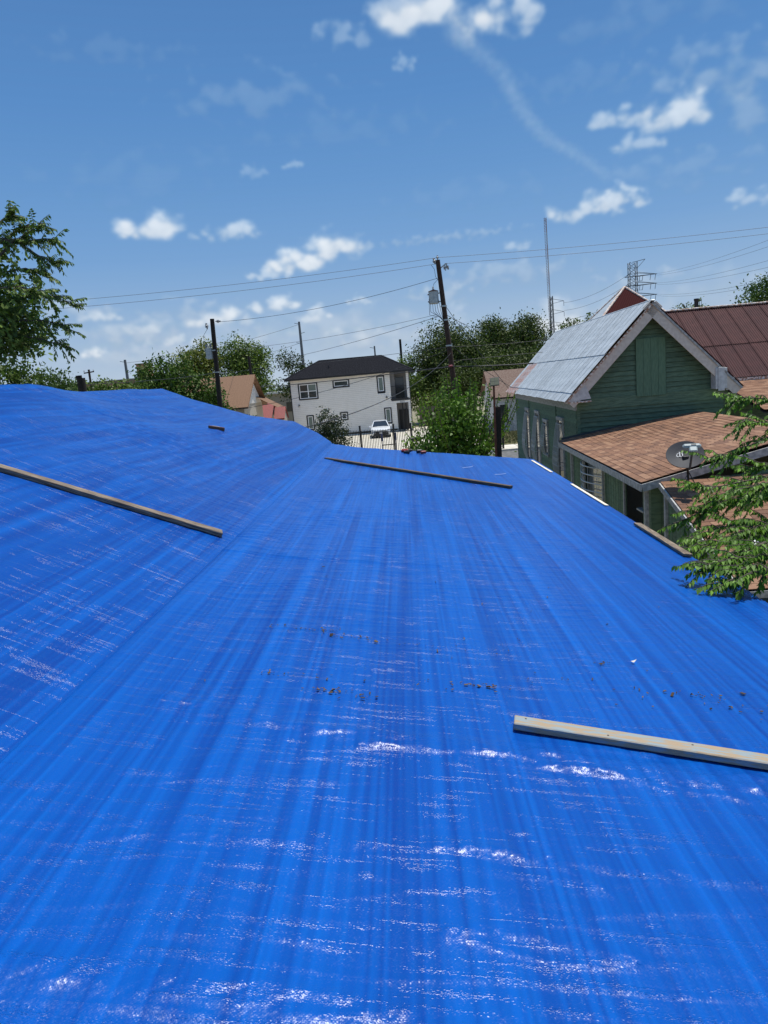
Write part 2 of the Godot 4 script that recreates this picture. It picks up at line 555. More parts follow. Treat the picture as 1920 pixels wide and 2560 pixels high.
func make_tarp() -> void:
	var xs := PackedFloat32Array()
	var x := -8.6
	while x < -2.2:
		xs.append(x)
		x += 0.035
	while x < EAVE:
		xs.append(x)
		x += 0.0115
	xs.append(EAVE)
	var zs := PackedFloat32Array()
	var z := 2.2
	while z > FAR_END:
		zs.append(z)
		z -= 0.05 if z > -1.0 else (0.0105 + maxf(0.0, -z - 1.8) * 0.0021)
	zs.append(FAR_END)
	var nx := xs.size()
	var nz := zs.size()
	var streak := FastNoiseLite.new()
	streak.seed = 2
	streak.frequency = 1.0
	streak.fractal_octaves = 3
	streak.noise_type = FastNoiseLite.TYPE_SIMPLEX_SMOOTH
	var wr := FastNoiseLite.new()
	wr.seed = 9
	wr.frequency = 1.0
	wr.fractal_octaves = 2
	wr.noise_type = FastNoiseLite.TYPE_SIMPLEX_SMOOTH
	var ys := PackedFloat32Array()
	ys.resize(nx * nz)
	var b := Buf.new()
	b.v.resize(nx * nz)
	b.n.resize(nx * nz)
	b.c.resize(nx * nz)
	b.uv.resize(nx * nz)
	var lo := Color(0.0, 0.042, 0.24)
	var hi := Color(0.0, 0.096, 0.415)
	for j in nz:
		z = zs[j]
		var close := -z < 3.3
		for k in nx:
			x = xs[k]
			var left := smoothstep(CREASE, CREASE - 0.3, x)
			# on the steep side the cloth is pulled round the hump of the ridge
			var sx := x + left * 0.35 * sin((z + 9.0) * 0.35) * smoothstep(-6.0, -12.0, z)
			var y := roof_y(x, z)
			var s1 := streak.get_noise_2d(sx * 2.6, z * 0.09)
			var s2 := streak.get_noise_2d(sx * 9.0 + 40.0, z * 0.16)
			var s3 := streak.get_noise_2d(sx * 38.0 + 400.0, z * 0.2)
			y += s1 * 0.0035 + s2 * 0.0014 + s3 * 0.0004
			if left > 0.0:
				y += left * (0.04 * wr.get_noise_2d(sx * 0.9 + 7.0, z * 0.2) + 0.012 * wr.get_noise_2d(sx * 3.2 + 70.0, z * 0.22)) * smoothstep(-5.0, -9.0, z) * smoothstep(FAR_END, FAR_END + 2.0, z)
			# small pulls across the cloth, in patches
			var patch := wr.get_noise_2d(x * 0.9 + 90.0, z * 0.8) * 0.5 + 0.55
			var warp := z + 0.09 * wr.get_noise_2d(x * 0.7 + 20.0, z * 0.5) + x * 0.05
			var t1 := wr.get_noise_2d(x * 1.5 + 300.0, warp * 13.0)
			var t2 := 1.0 - 2.0 * absf(wr.get_noise_2d(x * 0.8 + 150.0, warp * 5.5))
			y += (t1 * 0.0017 + maxf(0.0, t2 - 0.5) * 0.013) * clampf(patch, 0.0, 1.0)
			if close:
				for fo: Array in folds:
					var dd := near_fold(x, z, fo[0])
					if dd < fo[2] * 3.0:
						var g := exp(-pow(dd / fo[2], 2.0))
						y += 0.72 * fo[1] * g * (0.75 + 0.6 * wr.get_noise_2d(x * 5.0, z * 9.0)) + g * 0.0028 * wr.get_noise_2d(x * 22.0 + z * 14.0, z * 34.0 + 11.0)
			# the hem of the upper sheet lies along the crease
			y += 0.03 * smoothstep(CREASE - 0.02, CREASE + 0.02, x) * smoothstep(CREASE + 0.55, CREASE + 0.03, x)
			# the stitched seam across the cloth
			var sd := absf(z + 5.62 + 0.03 * x)
			if sd < 0.06 and x > CREASE and x < 0.2:
				y += 0.008 * exp(-pow((sd - 0.022) / 0.011, 2.0))
			ys[j * nx + k] = y
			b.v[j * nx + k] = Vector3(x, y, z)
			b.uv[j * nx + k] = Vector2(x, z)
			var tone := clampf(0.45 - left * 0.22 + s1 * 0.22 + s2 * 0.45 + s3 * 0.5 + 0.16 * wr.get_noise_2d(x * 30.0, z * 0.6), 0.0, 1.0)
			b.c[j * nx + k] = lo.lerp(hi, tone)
	for j in nz:
		for k in nx:
			var k0 := maxi(k - 1, 0)
			var k1 := mini(k + 1, nx - 1)
			var j0 := maxi(j - 1, 0)
			var j1 := mini(j + 1, nz - 1)
			var gx := (ys[j * nx + k1] - ys[j * nx + k0]) / (xs[k1] - xs[k0])
			var gz := (ys[j1 * nx + k] - ys[j0 * nx + k]) / (zs[j1] - zs[j0])
			b.n[j * nx + k] = Vector3(-gx, 1.0, -gz).normalized()
	var idx := PackedInt32Array()
	idx.resize((nx - 1) * (nz - 1) * 6)
	var w := 0
	for j in nz - 1:
		for k in nx - 1:
			var a := j * nx + k
			# seen from above, clockwise
			idx[w] = a
			idx[w + 1] = a + nx
			idx[w + 2] = a + nx + 1
			idx[w + 3] = a
			idx[w + 4] = a + nx + 1
			idx[w + 5] = a + 1
			w += 6
	b.i = idx
	# hems hanging over the eave and the end
	b.col = lo.lerp(hi, 0.4)
	for j in nz - 1:
		var p := b.v[j * nx + nx - 1]
		var q := b.v[(j + 1) * nx + nx - 1]
		b.quad(p, q, q + Vector3(0.02, -0.1, 0), p + Vector3(0.02, -0.1, 0), Vector3.RIGHT)
	for k in nx - 1:
		var p := b.v[(nz - 1) * nx + k]
		var q := b.v[(nz - 1) * nx + k + 1]
		b.quad(p, q, q + Vector3(0, -0.12, -0.02), p + Vector3(0, -0.12, -0.02), Vector3.FORWARD)
	# woven tapes, each lying a little differently
	var size := 1024
	var px := PackedByteArray()
	px.resize(size * size * 3)
	rng.seed = 77
	var tilt := PackedFloat32Array()
	tilt.resize(512 * 512 * 2)
	for k in tilt.size():
		tilt[k] = rng.randfn(0.0, 0.065)
	# short creases across the cloth, gathered in streaks
	var pull := PackedFloat32Array()
	pull.resize(size * size)
	for k in 480:
		var hx := rng.randi() % size
		var hz := rng.randi() % size
		var half := rng.randf_range(12.0, 80.0)
		var thick := rng.randf_range(1.5, 7.0)
		var strong := rng.randf_range(0.14, 0.5)
		var lean := rng.randf_range(-0.03, 0.09)
		for j in int(half * thick * 1.1):
			var dx := rng.randfn(0.0, half * 0.5)
			var xx := posmod(hx + int(dx), size)
			var zz := posmod(hz + int(dx * lean + rng.randfn(0.0, thick * 0.6)), size)
			var deep := strong * rng.randf_range(0.3, 1.3)
			for t in 1 + rng.randi() % 3:
				pull[zz * size + (xx + t) % size] += deep
				pull[((zz + 1) % size) * size + (xx + t) % size] -= deep
	for yy in size:
		for xx in size:
			var cell := ((yy >> 1) * 512 + (xx >> 1)) * 2
			var over := ((xx >> 1) + (yy >> 1)) & 1
			var tx := tilt[cell] * 0.7
			var ty := tilt[cell + 1] + clampf(pull[yy * size + xx], -0.7, 0.7)
			if over == 1:
				ty += 0.07 if (yy & 1) == 0 else -0.07
			else:
				tx += 0.05 if (xx & 1) == 0 else -0.05
			var o := (yy * size + xx) * 3
			px[o] = clampi(int(127.5 + tx * 127.5), 0, 255)
			px[o + 1] = clampi(int(127.5 + ty * 127.5), 0, 255)
			px[o + 2] = clampi(int(127.5 + sqrt(maxf(0.1, 1.0 - tx * tx - ty * ty)) * 127.5), 0, 255)
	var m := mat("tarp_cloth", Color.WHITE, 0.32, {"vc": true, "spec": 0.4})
	m.normal_enabled = true
	m.normal_texture = ImageTexture.create_from_image(Image.create_from_data(size, size, false, Image.FORMAT_RGB8, px))
	m.normal_scale = 1.0
	m.uv1_scale = Vector3(0.45, 0.45, 1.0)
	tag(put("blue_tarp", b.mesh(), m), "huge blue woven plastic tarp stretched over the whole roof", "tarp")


func house_under_tarp() -> void:
	var o := thing("tarped_house", "low house whose whole roof is hidden under the blue tarp", "house")
	var paint := mat("tan_paint", Color.WHITE, 0.8, {"tex": tex("tan", 8, 0.02, Color(0.34, 0.30, 0.23), Color(0.42, 0.38, 0.30)), "world": true, "scale": Vector3(0.4, 0.4, 0.4)})
	var trim := mat("grey_trim", Color(0.45, 0.44, 0.42), 0.7)
	one_box("wall", Vector3(2.1, 1.55, -6.4), Vector3(0.2, 3.1, 16.2), paint, o)
	one_box("wall", Vector3(-8.0, 1.55, -6.4), Vector3(0.2, 3.1, 16.2), paint, o)
	for z: float in [1.7, -14.5]:
		var b := Buf.new()
		var top: Array = []
		var x := -8.1
		while x <= 2.2:
			top.append(Vector3(x, roof_y(x, z) - 0.16, z))
			x += 0.343
		for k in top.size() - 1:
			var p: Vector3 = top[k]
			var q: Vector3 = top[k + 1]
			for s: float in [-0.1, 0.1]:
				var d := Vector3(0, 0, s)
				b.quad(p + d, q + d, Vector3(q.x, 0, q.z) + d, Vector3(p.x, 0, p.z) + d, Vector3(0, 0, s))
			b.quad(p + Vector3(0, 0, 0.1), q + Vector3(0, 0, 0.1), q - Vector3(0, 0, 0.1), p - Vector3(0, 0, 0.1), Vector3.UP)
		put("wall", b.mesh(), paint, o)
	one_box("fascia", Vector3(EAVE - 0.05, 3.26, -6.4), Vector3(0.025, 0.16, 17.1), trim, o)
	# roof boards carry the cloth
	var deck := Buf.new()
	var x := -8.4
	var step := 0.43
	while x < EAVE - 0.5:
		var zz := 2.0
		while zz > -14.8:
			var z2 := zz - 1.2
			deck.quad(Vector3(x, roof_y(x, zz) - 0.07, zz), Vector3(x + step, roof_y(x + step, zz) - 0.07, zz), Vector3(x + step, roof_y(x + step, maxf(z2, -14.9)) - 0.07, maxf(z2, -14.9)), Vector3(x, roof_y(x, maxf(z2, -14.9)) - 0.07, maxf(z2, -14.9)), Vector3.UP)
			zz = z2
		x += step
	put("roof_deck", deck.mesh(), mat("old_shingles", Color(0.1, 0.09, 0.08), 0.95), o)


# ---------------------------------------------------------------- what lies on the tarp
func on_tarp(x: float, z: float, lift := 0.0) -> Vector3:
	return Vector3(x, roof_y(x, z) + lift, z)


func timber(called: String, label: String, p: Vector3, q: Vector3, wide: float, high: float, material: Material, nails := 0) -> void:
	var along := (q - p).normalized()
	var side := along.cross(Vector3.UP).normalized()
	# lie flat on the slope
	var a := roof_y((p.x + q.x) / 2.0 + side.x * 0.1, (p.z + q.z) / 2.0 + side.z * 0.1)
	var b := roof_y((p.x + q.x) / 2.0 - side.x * 0.1, (p.z + q.z) / 2.0 - side.z * 0.1)
	side = (side * 0.2 + Vector3.UP * (a - b)).normalized()
	var up := side.cross(along).normalized()
	var o := thing(called, label, "board", (p + q) / 2.0 + up * (high * 0.5 + 0.006))
	o.basis = Basis(along, up, side)
	var long := p.distance_to(q)
	var m := Buf.new()
	m.box(Vector3.ZERO, Vector3(long, high, wide), 0.004)
	put("plank", m.mesh(), material, o)
	var steel := mat("nail_steel", Color(0.08, 0.06, 0.05), 0.6)
	for k in nails:
		var nb := Buf.new()
		nb.lathe(Vector3(-long / 2.0 + 0.05 + long * 0.9 * k / maxf(1.0, nails - 1), high / 2.0, wide * (0.22 if k % 2 else -0.2)), Vector3.UP, [Vector2(0, 0.0045), Vector2(0.0015, 0.0045), Vector2(0.002, 0.0)], 8)
		put("nail", nb.mesh(), steel, o)


func loose_things() -> void:
	var grain := tex("grain", 14, 0.03, Color(0.10, 0.072, 0.05), Color(0.29, 0.225, 0.16), 2.4)
	var grain_dark := tex("grain_dark", 15, 0.03, Color(0.05, 0.035, 0.022), Color(0.16, 0.11, 0.07), 2.0)
	var bump := tex("grain_bump", 16, 0.035, Color.BLACK, Color.WHITE, 1.8)
	var wood := mat("weathered_wood", Color.WHITE, 0.85, {"tex": grain, "scale": Vector3(0.5, 9, 9), "bump": bump, "bump_cm": 0.25})
	var dark := mat("dark_wood", Color.WHITE, 0.85, {"tex": grain_dark, "scale": Vector3(0.5, 9, 9), "bump": bump, "bump_cm": 0.25})
	var painted := mat("worn_grey_paint", Color.WHITE, 0.75, {"tex": tex("worn_paint", 17, 0.022, Color(0.33, 0.245, 0.155), Color(0.235, 0.275, 0.285), 4.5), "scale": Vector3(1.1, 6, 6), "bump": bump, "bump_cm": 0.2})
	var bare := mat("bare_lath", Color.WHITE, 0.8, {"tex": tex("lath", 18, 0.03, Color(0.62, 0.52, 0.38), Color(0.8, 0.74, 0.62)), "scale": Vector3(0.6, 8, 8)})
	timber("timber_board", "long weathered brown board lying on the steep slope at the left", on_tarp(-4.25, -5.24), on_tarp(-1.68, -6.0), 0.09, 0.04, wood, 4)
	timber("timber_board", "dark brown board lying askew across the far middle of the tarp", on_tarp(-1.45, -12.37), on_tarp(1.47, -10.38), 0.09, 0.04, dark, 0)
	timber("timber_board", "worn board with grey paint flaking to bare wood, nearest to the viewer", on_tarp(0.37, -2.93, 0.004), on_tarp(2.25, -2.57, 0.004), 0.085, 0.032, painted, 6)
	timber("timber_board", "short weathered board at the eave beside the hanging branches", on_tarp(2.56, -8.08), on_tarp(2.56, -6.6), 0.085, 0.03, wood, 2)
	timber("wood_lath", "pale thin lath at the far corner of the eave", on_tarp(2.52, -14.6), on_tarp(2.54, -12.75), 0.05, 0.012, bare, 0)
	timber("wood_lath", "pale thin lath halfway along the eave, by the barred window", on_tarp(2.56, -11.3), on_tarp(2.57, -9.35), 0.05, 0.012, bare, 0)
	# a brick on the steep side
	var p := on_tarp(-3.03, -11.35)
	var brick := thing("brick", "single dark brown brick lying high on the steep slope", "brick", p + Vector3(0, 0.045, 0), 0.35)
	brick.rotation.z = -0.24
	var bb := Buf.new()
	bb.box(Vector3.ZERO, Vector3(0.25, 0.07, 0.12), 0.006)
	put("block", bb.mesh(), mat("brick_clay", Color.WHITE, 0.9, {"tex": tex("brick", 19, 0.05, Color(0.07, 0.035, 0.022), Color(0.2, 0.1, 0.06), 2.0), "scale": Vector3.ONE * 3.0}), brick)
	var mo := Buf.new()  # pale patches paint the white glare on top of the brick
	for k in 5:
		mo.box(Vector3(-0.05 + k * 0.021, 0.036, 0.01 * sin(k * 2.0)), Vector3(0.028, 0.006, 0.03), 0.002)
	put("top_glare", mo.mesh(), mat("painted_glare", Color(0.5, 0.46, 0.42), 0.95), brick)
	# the drill at the far end
	var red := mat("red_plastic", Color(0.22, 0.012, 0.012), 0.5)
	var black := mat("black_plastic", Color(0.012, 0.012, 0.014), 0.5)
	var drill := thing("cordless_drill", "red and black cordless drill lying at the far end of the tarp", "drill", on_tarp(0.02, -14.55, 0.05), -0.25)
	var d := Buf.new()
	d.lathe(Vector3(-0.16, 0, 0), Vector3.RIGHT, [Vector2(0, 0), Vector2(0, 0.03), Vector2(0.02, 0.042), Vector2(0.13, 0.044), Vector2(0.15, 0.036), Vector2(0.15, 0)], 14)
	put("motor_housing", d.mesh(), red, drill)
	d = Buf.new()
	d.lathe(Vector3(-0.01, 0, 0), Vector3.RIGHT, [Vector2(0, 0), Vector2(0, 0.032), Vector2(0.05, 0.03), Vector2(0.085, 0.014), Vector2(0.085, 0)], 14)
	put("chuck", d.mesh(), black, drill)
	one_bar("handle", Vector3(-0.1, 0.0, 0.02), Vector3(-0.02, -0.012, 0.17), 0.036, 0.05, red, drill, 0.01)
	one_box("battery", Vector3(-0.0, -0.012, 0.2), Vector3(0.12, 0.07, 0.06), black, drill, 0.012)
	one_tube("drill_bit", [Vector3(0.07, 0, 0), Vector3(0.15, 0, 0)], 0.004, 0.003, mat("steel", Color(0.4, 0.4, 0.4), 0.35, {"metal": 1.0}), drill)
	var imp := thing("impact_driver", "black stubby impact driver beside the red drill", "driver", on_tarp(0.24, -14.6, 0.05), 0.3)
	d = Buf.new()
	d.lathe(Vector3(-0.07, 0, 0), Vector3.RIGHT, [Vector2(0, 0), Vector2(0, 0.03), Vector2(0.01, 0.04), Vector2(0.1, 0.04), Vector2(0.14, 0.018), Vector2(0.14, 0)], 14)
	put("motor_housing", d.mesh(), black, imp)
	one_bar("handle", Vector3(-0.03, 0.0, 0.02), Vector3(0.02, -0.015, 0.14), 0.036, 0.05, black, imp, 0.01)
	one_box("battery", Vector3(0.02, -0.014, 0.17), Vector3(0.11, 0.06, 0.06), red, imp, 0.012)
	# scraps of white strapping
	var white := mat("white_strap", Color(0.75, 0.75, 0.75), 0.6)
	for q: Array in [[1.0, -12.6, 0.2, "flat white plastic scrap beyond the dark askew board"], [1.48, -11.92, -0.5, "bent white plastic scrap nearer the pale lath"]]:
		var o := thing("plastic_scrap", q[3], "scrap", on_tarp(q[0], q[1], 0.008), q[2], "white scraps on the tarp")
		var s := Buf.new()
		s.bar(Vector3(-0.1, 0, 0), Vector3(0.06, 0.004, 0.01), 0.012, 0.003)
		s.bar(Vector3(0.06, 0.004, 0.01), Vector3(0.13, 0.012, 0.06 * q[2]), 0.012, 0.003)
		put("strip", s.mesh(), white, o)
	# leaf crumbs and bark
	rng.seed = 31
	var crumbs := Buf.new()
	var spots := [[-0.69, -3.95, 0.3, 0.035, 22], [-0.36, -3.86, 0.22, 0.03, 12], [-0.15, -3.82, 0.3, 0.03, 8], [-0.62, -3.3, 0.25, 0.04, 10], [-0.47, -3.16, 0.1, 0.02, 14], [-0.3, -3.1, 0.15, 0.04, 8], [0.31, -3.33, 0.12, 0.03, 14], [0.1, -3.3, 0.2, 0.05, 6], [0.97, -3.73, 0.06, 0.03, 8], [1.3, -3.41, 0.25, 0.05, 16], [1.6, -3.3, 0.3, 0.08, 10], [0.4, -3.8, 0.5, 0.25, 10], [0.9, -3.5, 0.6, 0.3, 10], [-0.7, -5.2, 0.4, 0.2, 3], [-1.33, -2.19, 0.02, 0.01, 2], [0.9, -4.6, 0.8, 0.4, 8], [-1.05, -3.16, 0.03, 0.02, 2]]
	for s: Array in spots:
		for k in int(s[4] * 1.5):
			var cx: float = s[0] + rng.randfn(0.0, s[2] * 0.5)
			var cz: float = s[1] + rng.randfn(0.0, s[3] * 0.6)
			var g := rng.randf_range(0.003, 0.0095)
			if rng.randf() < 0.1:
				g *= 1.7
			crumbs.col = Color(0.04, 0.028, 0.018).lerp(Color(0.17, 0.105, 0.055), rng.randf())
			var turn := Basis.from_euler(Vector3(rng.randfn(0, 0.4), rng.randf() * TAU, rng.randfn(0, 0.4)))
			crumbs.box(on_tarp(cx, cz, 0.012), Vector3(g * 1.6, g * 0.3, g * rng.randf_range(0.5, 1.2)), g * 0.08, turn)
	tag(put("leaf_debris", crumbs.mesh(), mat("leaf_crumbs", Color.WHITE, 0.9, {"vc": true})), "brown leaf crumbs and bark bits scattered on the tarp", "debris", "", "stuff")
	var lf := Buf.new()
	lf.leaf(Vector3.ZERO, Vector3(1, 0.1, 0).normalized(), Vector3(0, 0, 1), 0.035, 0.02, 0.4)
	var fallen := put("fallen_leaf", lf.mesh(), mat("pale_leaf", Color(0.55, 0.5, 0.42), 0.8))
	fallen.position = on_tarp(1.15, -3.79, 0.016)
	tag(fallen, "single pale dry leaf above the grey-painted board", "leaf")


# ---------------------------------------------------------------- roofing helpers
# corrugated sheet: x across the ribs, y up the slope, z out
func corrugated(width: float, long: float, ribs: int, deep: float) -> ArrayMesh:
	var b := Buf.new()
	var segs := ribs * 6
	for k in segs + 1:
		var t := float(k) / segs
		var a := t * ribs * TAU
		var z := deep * cos(a)
		var nn := Vector3(deep * sin(a) * ribs * TAU / width, 0, 1).normalized()
		for y: float in [0.0, long]:
			b.v.append(Vector3(t * width, y, z))
			b.n.append(nn)
			b.c.append(Color.WHITE)
			b.uv.append(Vector2(t, y))
		if k > 0:
			var s := k * 2
			b.i.append_array(PackedInt32Array([s - 2, s - 1, s + 1, s - 2, s + 1, s]))
	return b.mesh()


# ribbed three-cornered sheet from the foot a-b up to the top
func corrugated_corner(a: Vector3, b_: Vector3, top: Vector3, pitch: float, deep: float) -> ArrayMesh:
	var b := Buf.new()
	var u := (b_ - a).normalized()
	var out := u.cross(top - a).normalized()
	var v := out.cross(u)
	var long := a.distance_to(b_)
	var peak := (top - a).dot(u)
	var high := (top - a).dot(v)
	var segs := int(long / pitch * 4.0)
	for k in segs:
		var p: Array = []
		for e in 2:
			var x := long * (k + e) / segs
			var h := high * (x / peak if x < peak else (long - x) / (long - peak))
			var w := out * deep * cos(x / pitch * TAU)
			p.append(a + u * x + w)
			p.append(a + u * x + v * h + w)
		b.quad(p[0], p[1], p[3], p[2], out)
	return b.mesh()


# a roof patch from its four corners: a-b the foot, d-e the top (a below d)
func patch(a: Vector3, b: Vector3, d: Vector3, e: Vector3, u: float, v: float) -> Vector3:
	return a.lerp(b, u).lerp(d.lerp(e, u), v)


func shingle_roof(parent: Node3D, inv: Transform3D, a: Vector3, b: Vector3, d: Vector3, e: Vector3, tab: float, show: float, seed_: int, tones: Array, wave := 0.0) -> void:
	var long := a.distance_to(b)
	var high := a.distance_to(d)
	var cols := int(ceil(long / tab))
	var rows := int(ceil(high / show))
	var kinds: Array = []
	for t: Color in tones:
		kinds.append(mat("shingle_%.3f_%.3f" % [t.r, t.g], Color.WHITE, 0.95, {"tex": tex("shingle_%.3f_%.3f" % [t.r, t.g], int(t.r * 999.0), 0.12, t * 0.78, t * 1.2, 2.2), "scale": Vector3.ONE * 1.1, "world": true}))
	var one := Buf.new()
	one.box(Vector3(0, 0, 0), Vector3(tab - 0.006, show + 0.03, 0.012), 0.003)
	var shape := one.mesh()
	one = Buf.new()
	one.box(Vector3(0, 0, 0), Vector3(tab / 2.0 - 0.006, show + 0.03, 0.012), 0.003)
	var half_shape := one.mesh()
	var r := RandomNumberGenerator.new()
	r.seed = seed_
	var all: Array = []
	for row in rows:
		for c in range(-1, cols + 1):
			var u := (c + 0.5 + (0.5 if row % 2 else 0.0)) / cols
			var half := false
			if row % 2 == 1 and (c == -1 or c == cols - 1):
				u = 0.25 / cols if c == -1 else 1.0 - 0.25 / cols
				half = true
			elif u < 0.0 or u > 1.0:
				continue
			var v := (row + 0.5) / rows
			var p := patch(a, b, d, e, u, v)
			var du := (patch(a, b, d, e, u + 0.01, v) - patch(a, b, d, e, u - 0.01, v)).normalized()
			var dv := (patch(a, b, d, e, u, v + 0.01) - patch(a, b, d, e, u, v - 0.01)).normalized()
			var out := du.cross(dv).normalized()
			if out.y < 0.0:
				out = -out
				du = -du
			p.y += wave * sin(u * 7.0 + v * 2.0) * sin(v * 3.1)
			dv = out.cross(du)
			# each laps the one below
			var lift := Basis(du, -0.045)
			all.append([p.distance_to(Vector3(0, EYE, 0)), Transform3D(lift * Basis(du, dv, out), p + out * (0.016 + r.randf() * 0.003)), r.randi() % kinds.size(), half])
	all.sort_custom(func(x: Array, y: Array) -> bool: return x[0] < y[0])
	var rest := Buf.new()
	for k in all.size():
		var t: Transform3D = inv * all[k][1]
		if k < 290:
			var o := put("shingle", half_shape if all[k][3] else shape, kinds[all[k][2]], parent)
			o.transform = t
		else:
			rest.col = tones[all[k][2]]
			rest.box(t.origin, Vector3((tab / 2.0 if all[k][3] else tab) - 0.006, show + 0.03, 0.012), 0.0, t.basis)
	if rest.v.size() > 0:
		put("far_shingles", rest.mesh(), mat("far_shingle", Color.WHITE, 0.95, {"vc": true}), parent).set_meta("kind", "stuff")
	var deck := Buf.new()
	for k in 12:
		for j in 6:
			var q: Array = []
			for w: Vector2 in [Vector2(0, 0), Vector2(1, 0), Vector2(1, 1), Vector2(0, 1)]:
				var u := (k + w.x) / 12.0
				var v := (j + w.y) / 6.0
				var p := patch(a, b, d, e, u, v)
				p.y += wave * sin(u * 7.0 + v * 2.0) * sin(v * 3.1) - 0.004
				q.append(inv * p)
			deck.quad(q[0], q[1], q[2], q[3], Vector3.UP)
			var dn := Vector3(0, -0.09, 0)
			deck.quad(q[0] + dn, q[1] + dn, q[2] + dn, q[3] + dn, Vector3.DOWN)
	put("roof_deck", deck.mesh(), mat("roof_felt", Color(0.09, 0.055, 0.035), 0.95), parent)


# lapped boards on a wall in the plane through p, running along u, facing out
func clapboard(parent: Node3D, p: Vector3, u: Vector3, out: Vector3, long: float, pitch: float, material: Material) -> void:
	var b := Buf.new()
	var up := Vector3.UP
	var q := p + u * long
	var lip := out * 0.055
	var high := up * (pitch - 0.012)
	b.quad(p + lip, q + lip, q + out * 0.022 + high, p + out * 0.022 + high, out)
	b.quad(p, q, q + lip, p + lip, Vector3.DOWN)
	b.quad(p + high, q + high, q + out * 0.022 + high, p + out * 0.022 + high, Vector3.UP)
	b.quad(p, p + lip, p + out * 0.022 + high, p + high, -u)
	b.quad(q, q + lip, q + out * 0.022 + high, q + high, u)
	put("clapboard", b.mesh(), material, parent)


# a burglar grille of bowed bars: y up, x along the wall, z out
func bowed_grille(wide: float, high: float, bars: int, bow: float) -> ArrayMesh:
	var b := Buf.new()
	for k in bars:
		var x := -wide / 2.0 + wide * k / (bars - 1)
		var pts: Array = []
		for j in 9:
			var t := j / 8.0
			pts.append(Vector3(x, high * t, 0.05 + bow * (pow(1.0 - absf(t - 0.35) / 0.65, 0.8) if t > 0.35 else pow(t / 0.35, 0.6))))
		b.tube(pts, 0.014, 0.014, 4)
	for t: float in [0.02, 0.33, 0.62, 0.98]:
		var w: float = 0.05 + bow * (pow(1.0 - absf(t - 0.35) / 0.65, 0.8) if t > 0.35 else pow(t / 0.35, 0.6))
		b.tube([Vector3(-wide / 2.0, high * t, 0.0), Vector3(-wide / 2.0, high * t, w), Vector3(wide / 2.0, high * t, w), Vector3(wide / 2.0, high * t, 0.0)], 0.013, 0.013, 4)
	# scrolls between the bars
	for k in bars - 1:
		var x := -wide / 2.0 + wide * (k + 0.5) / (bars - 1)
		for t: float in [0.42, 0.52]:
			var pts: Array = []
			for j in 9:
				var a := j / 8.0 * TAU
				pts.append(Vector3(x + cos(a) * wide / bars * 0.4, high * t + sin(a) * 0.06, 0.05 + bow * 0.9))
			b.tube(pts, 0.01, 0.01, 4, false)
	return b.mesh()


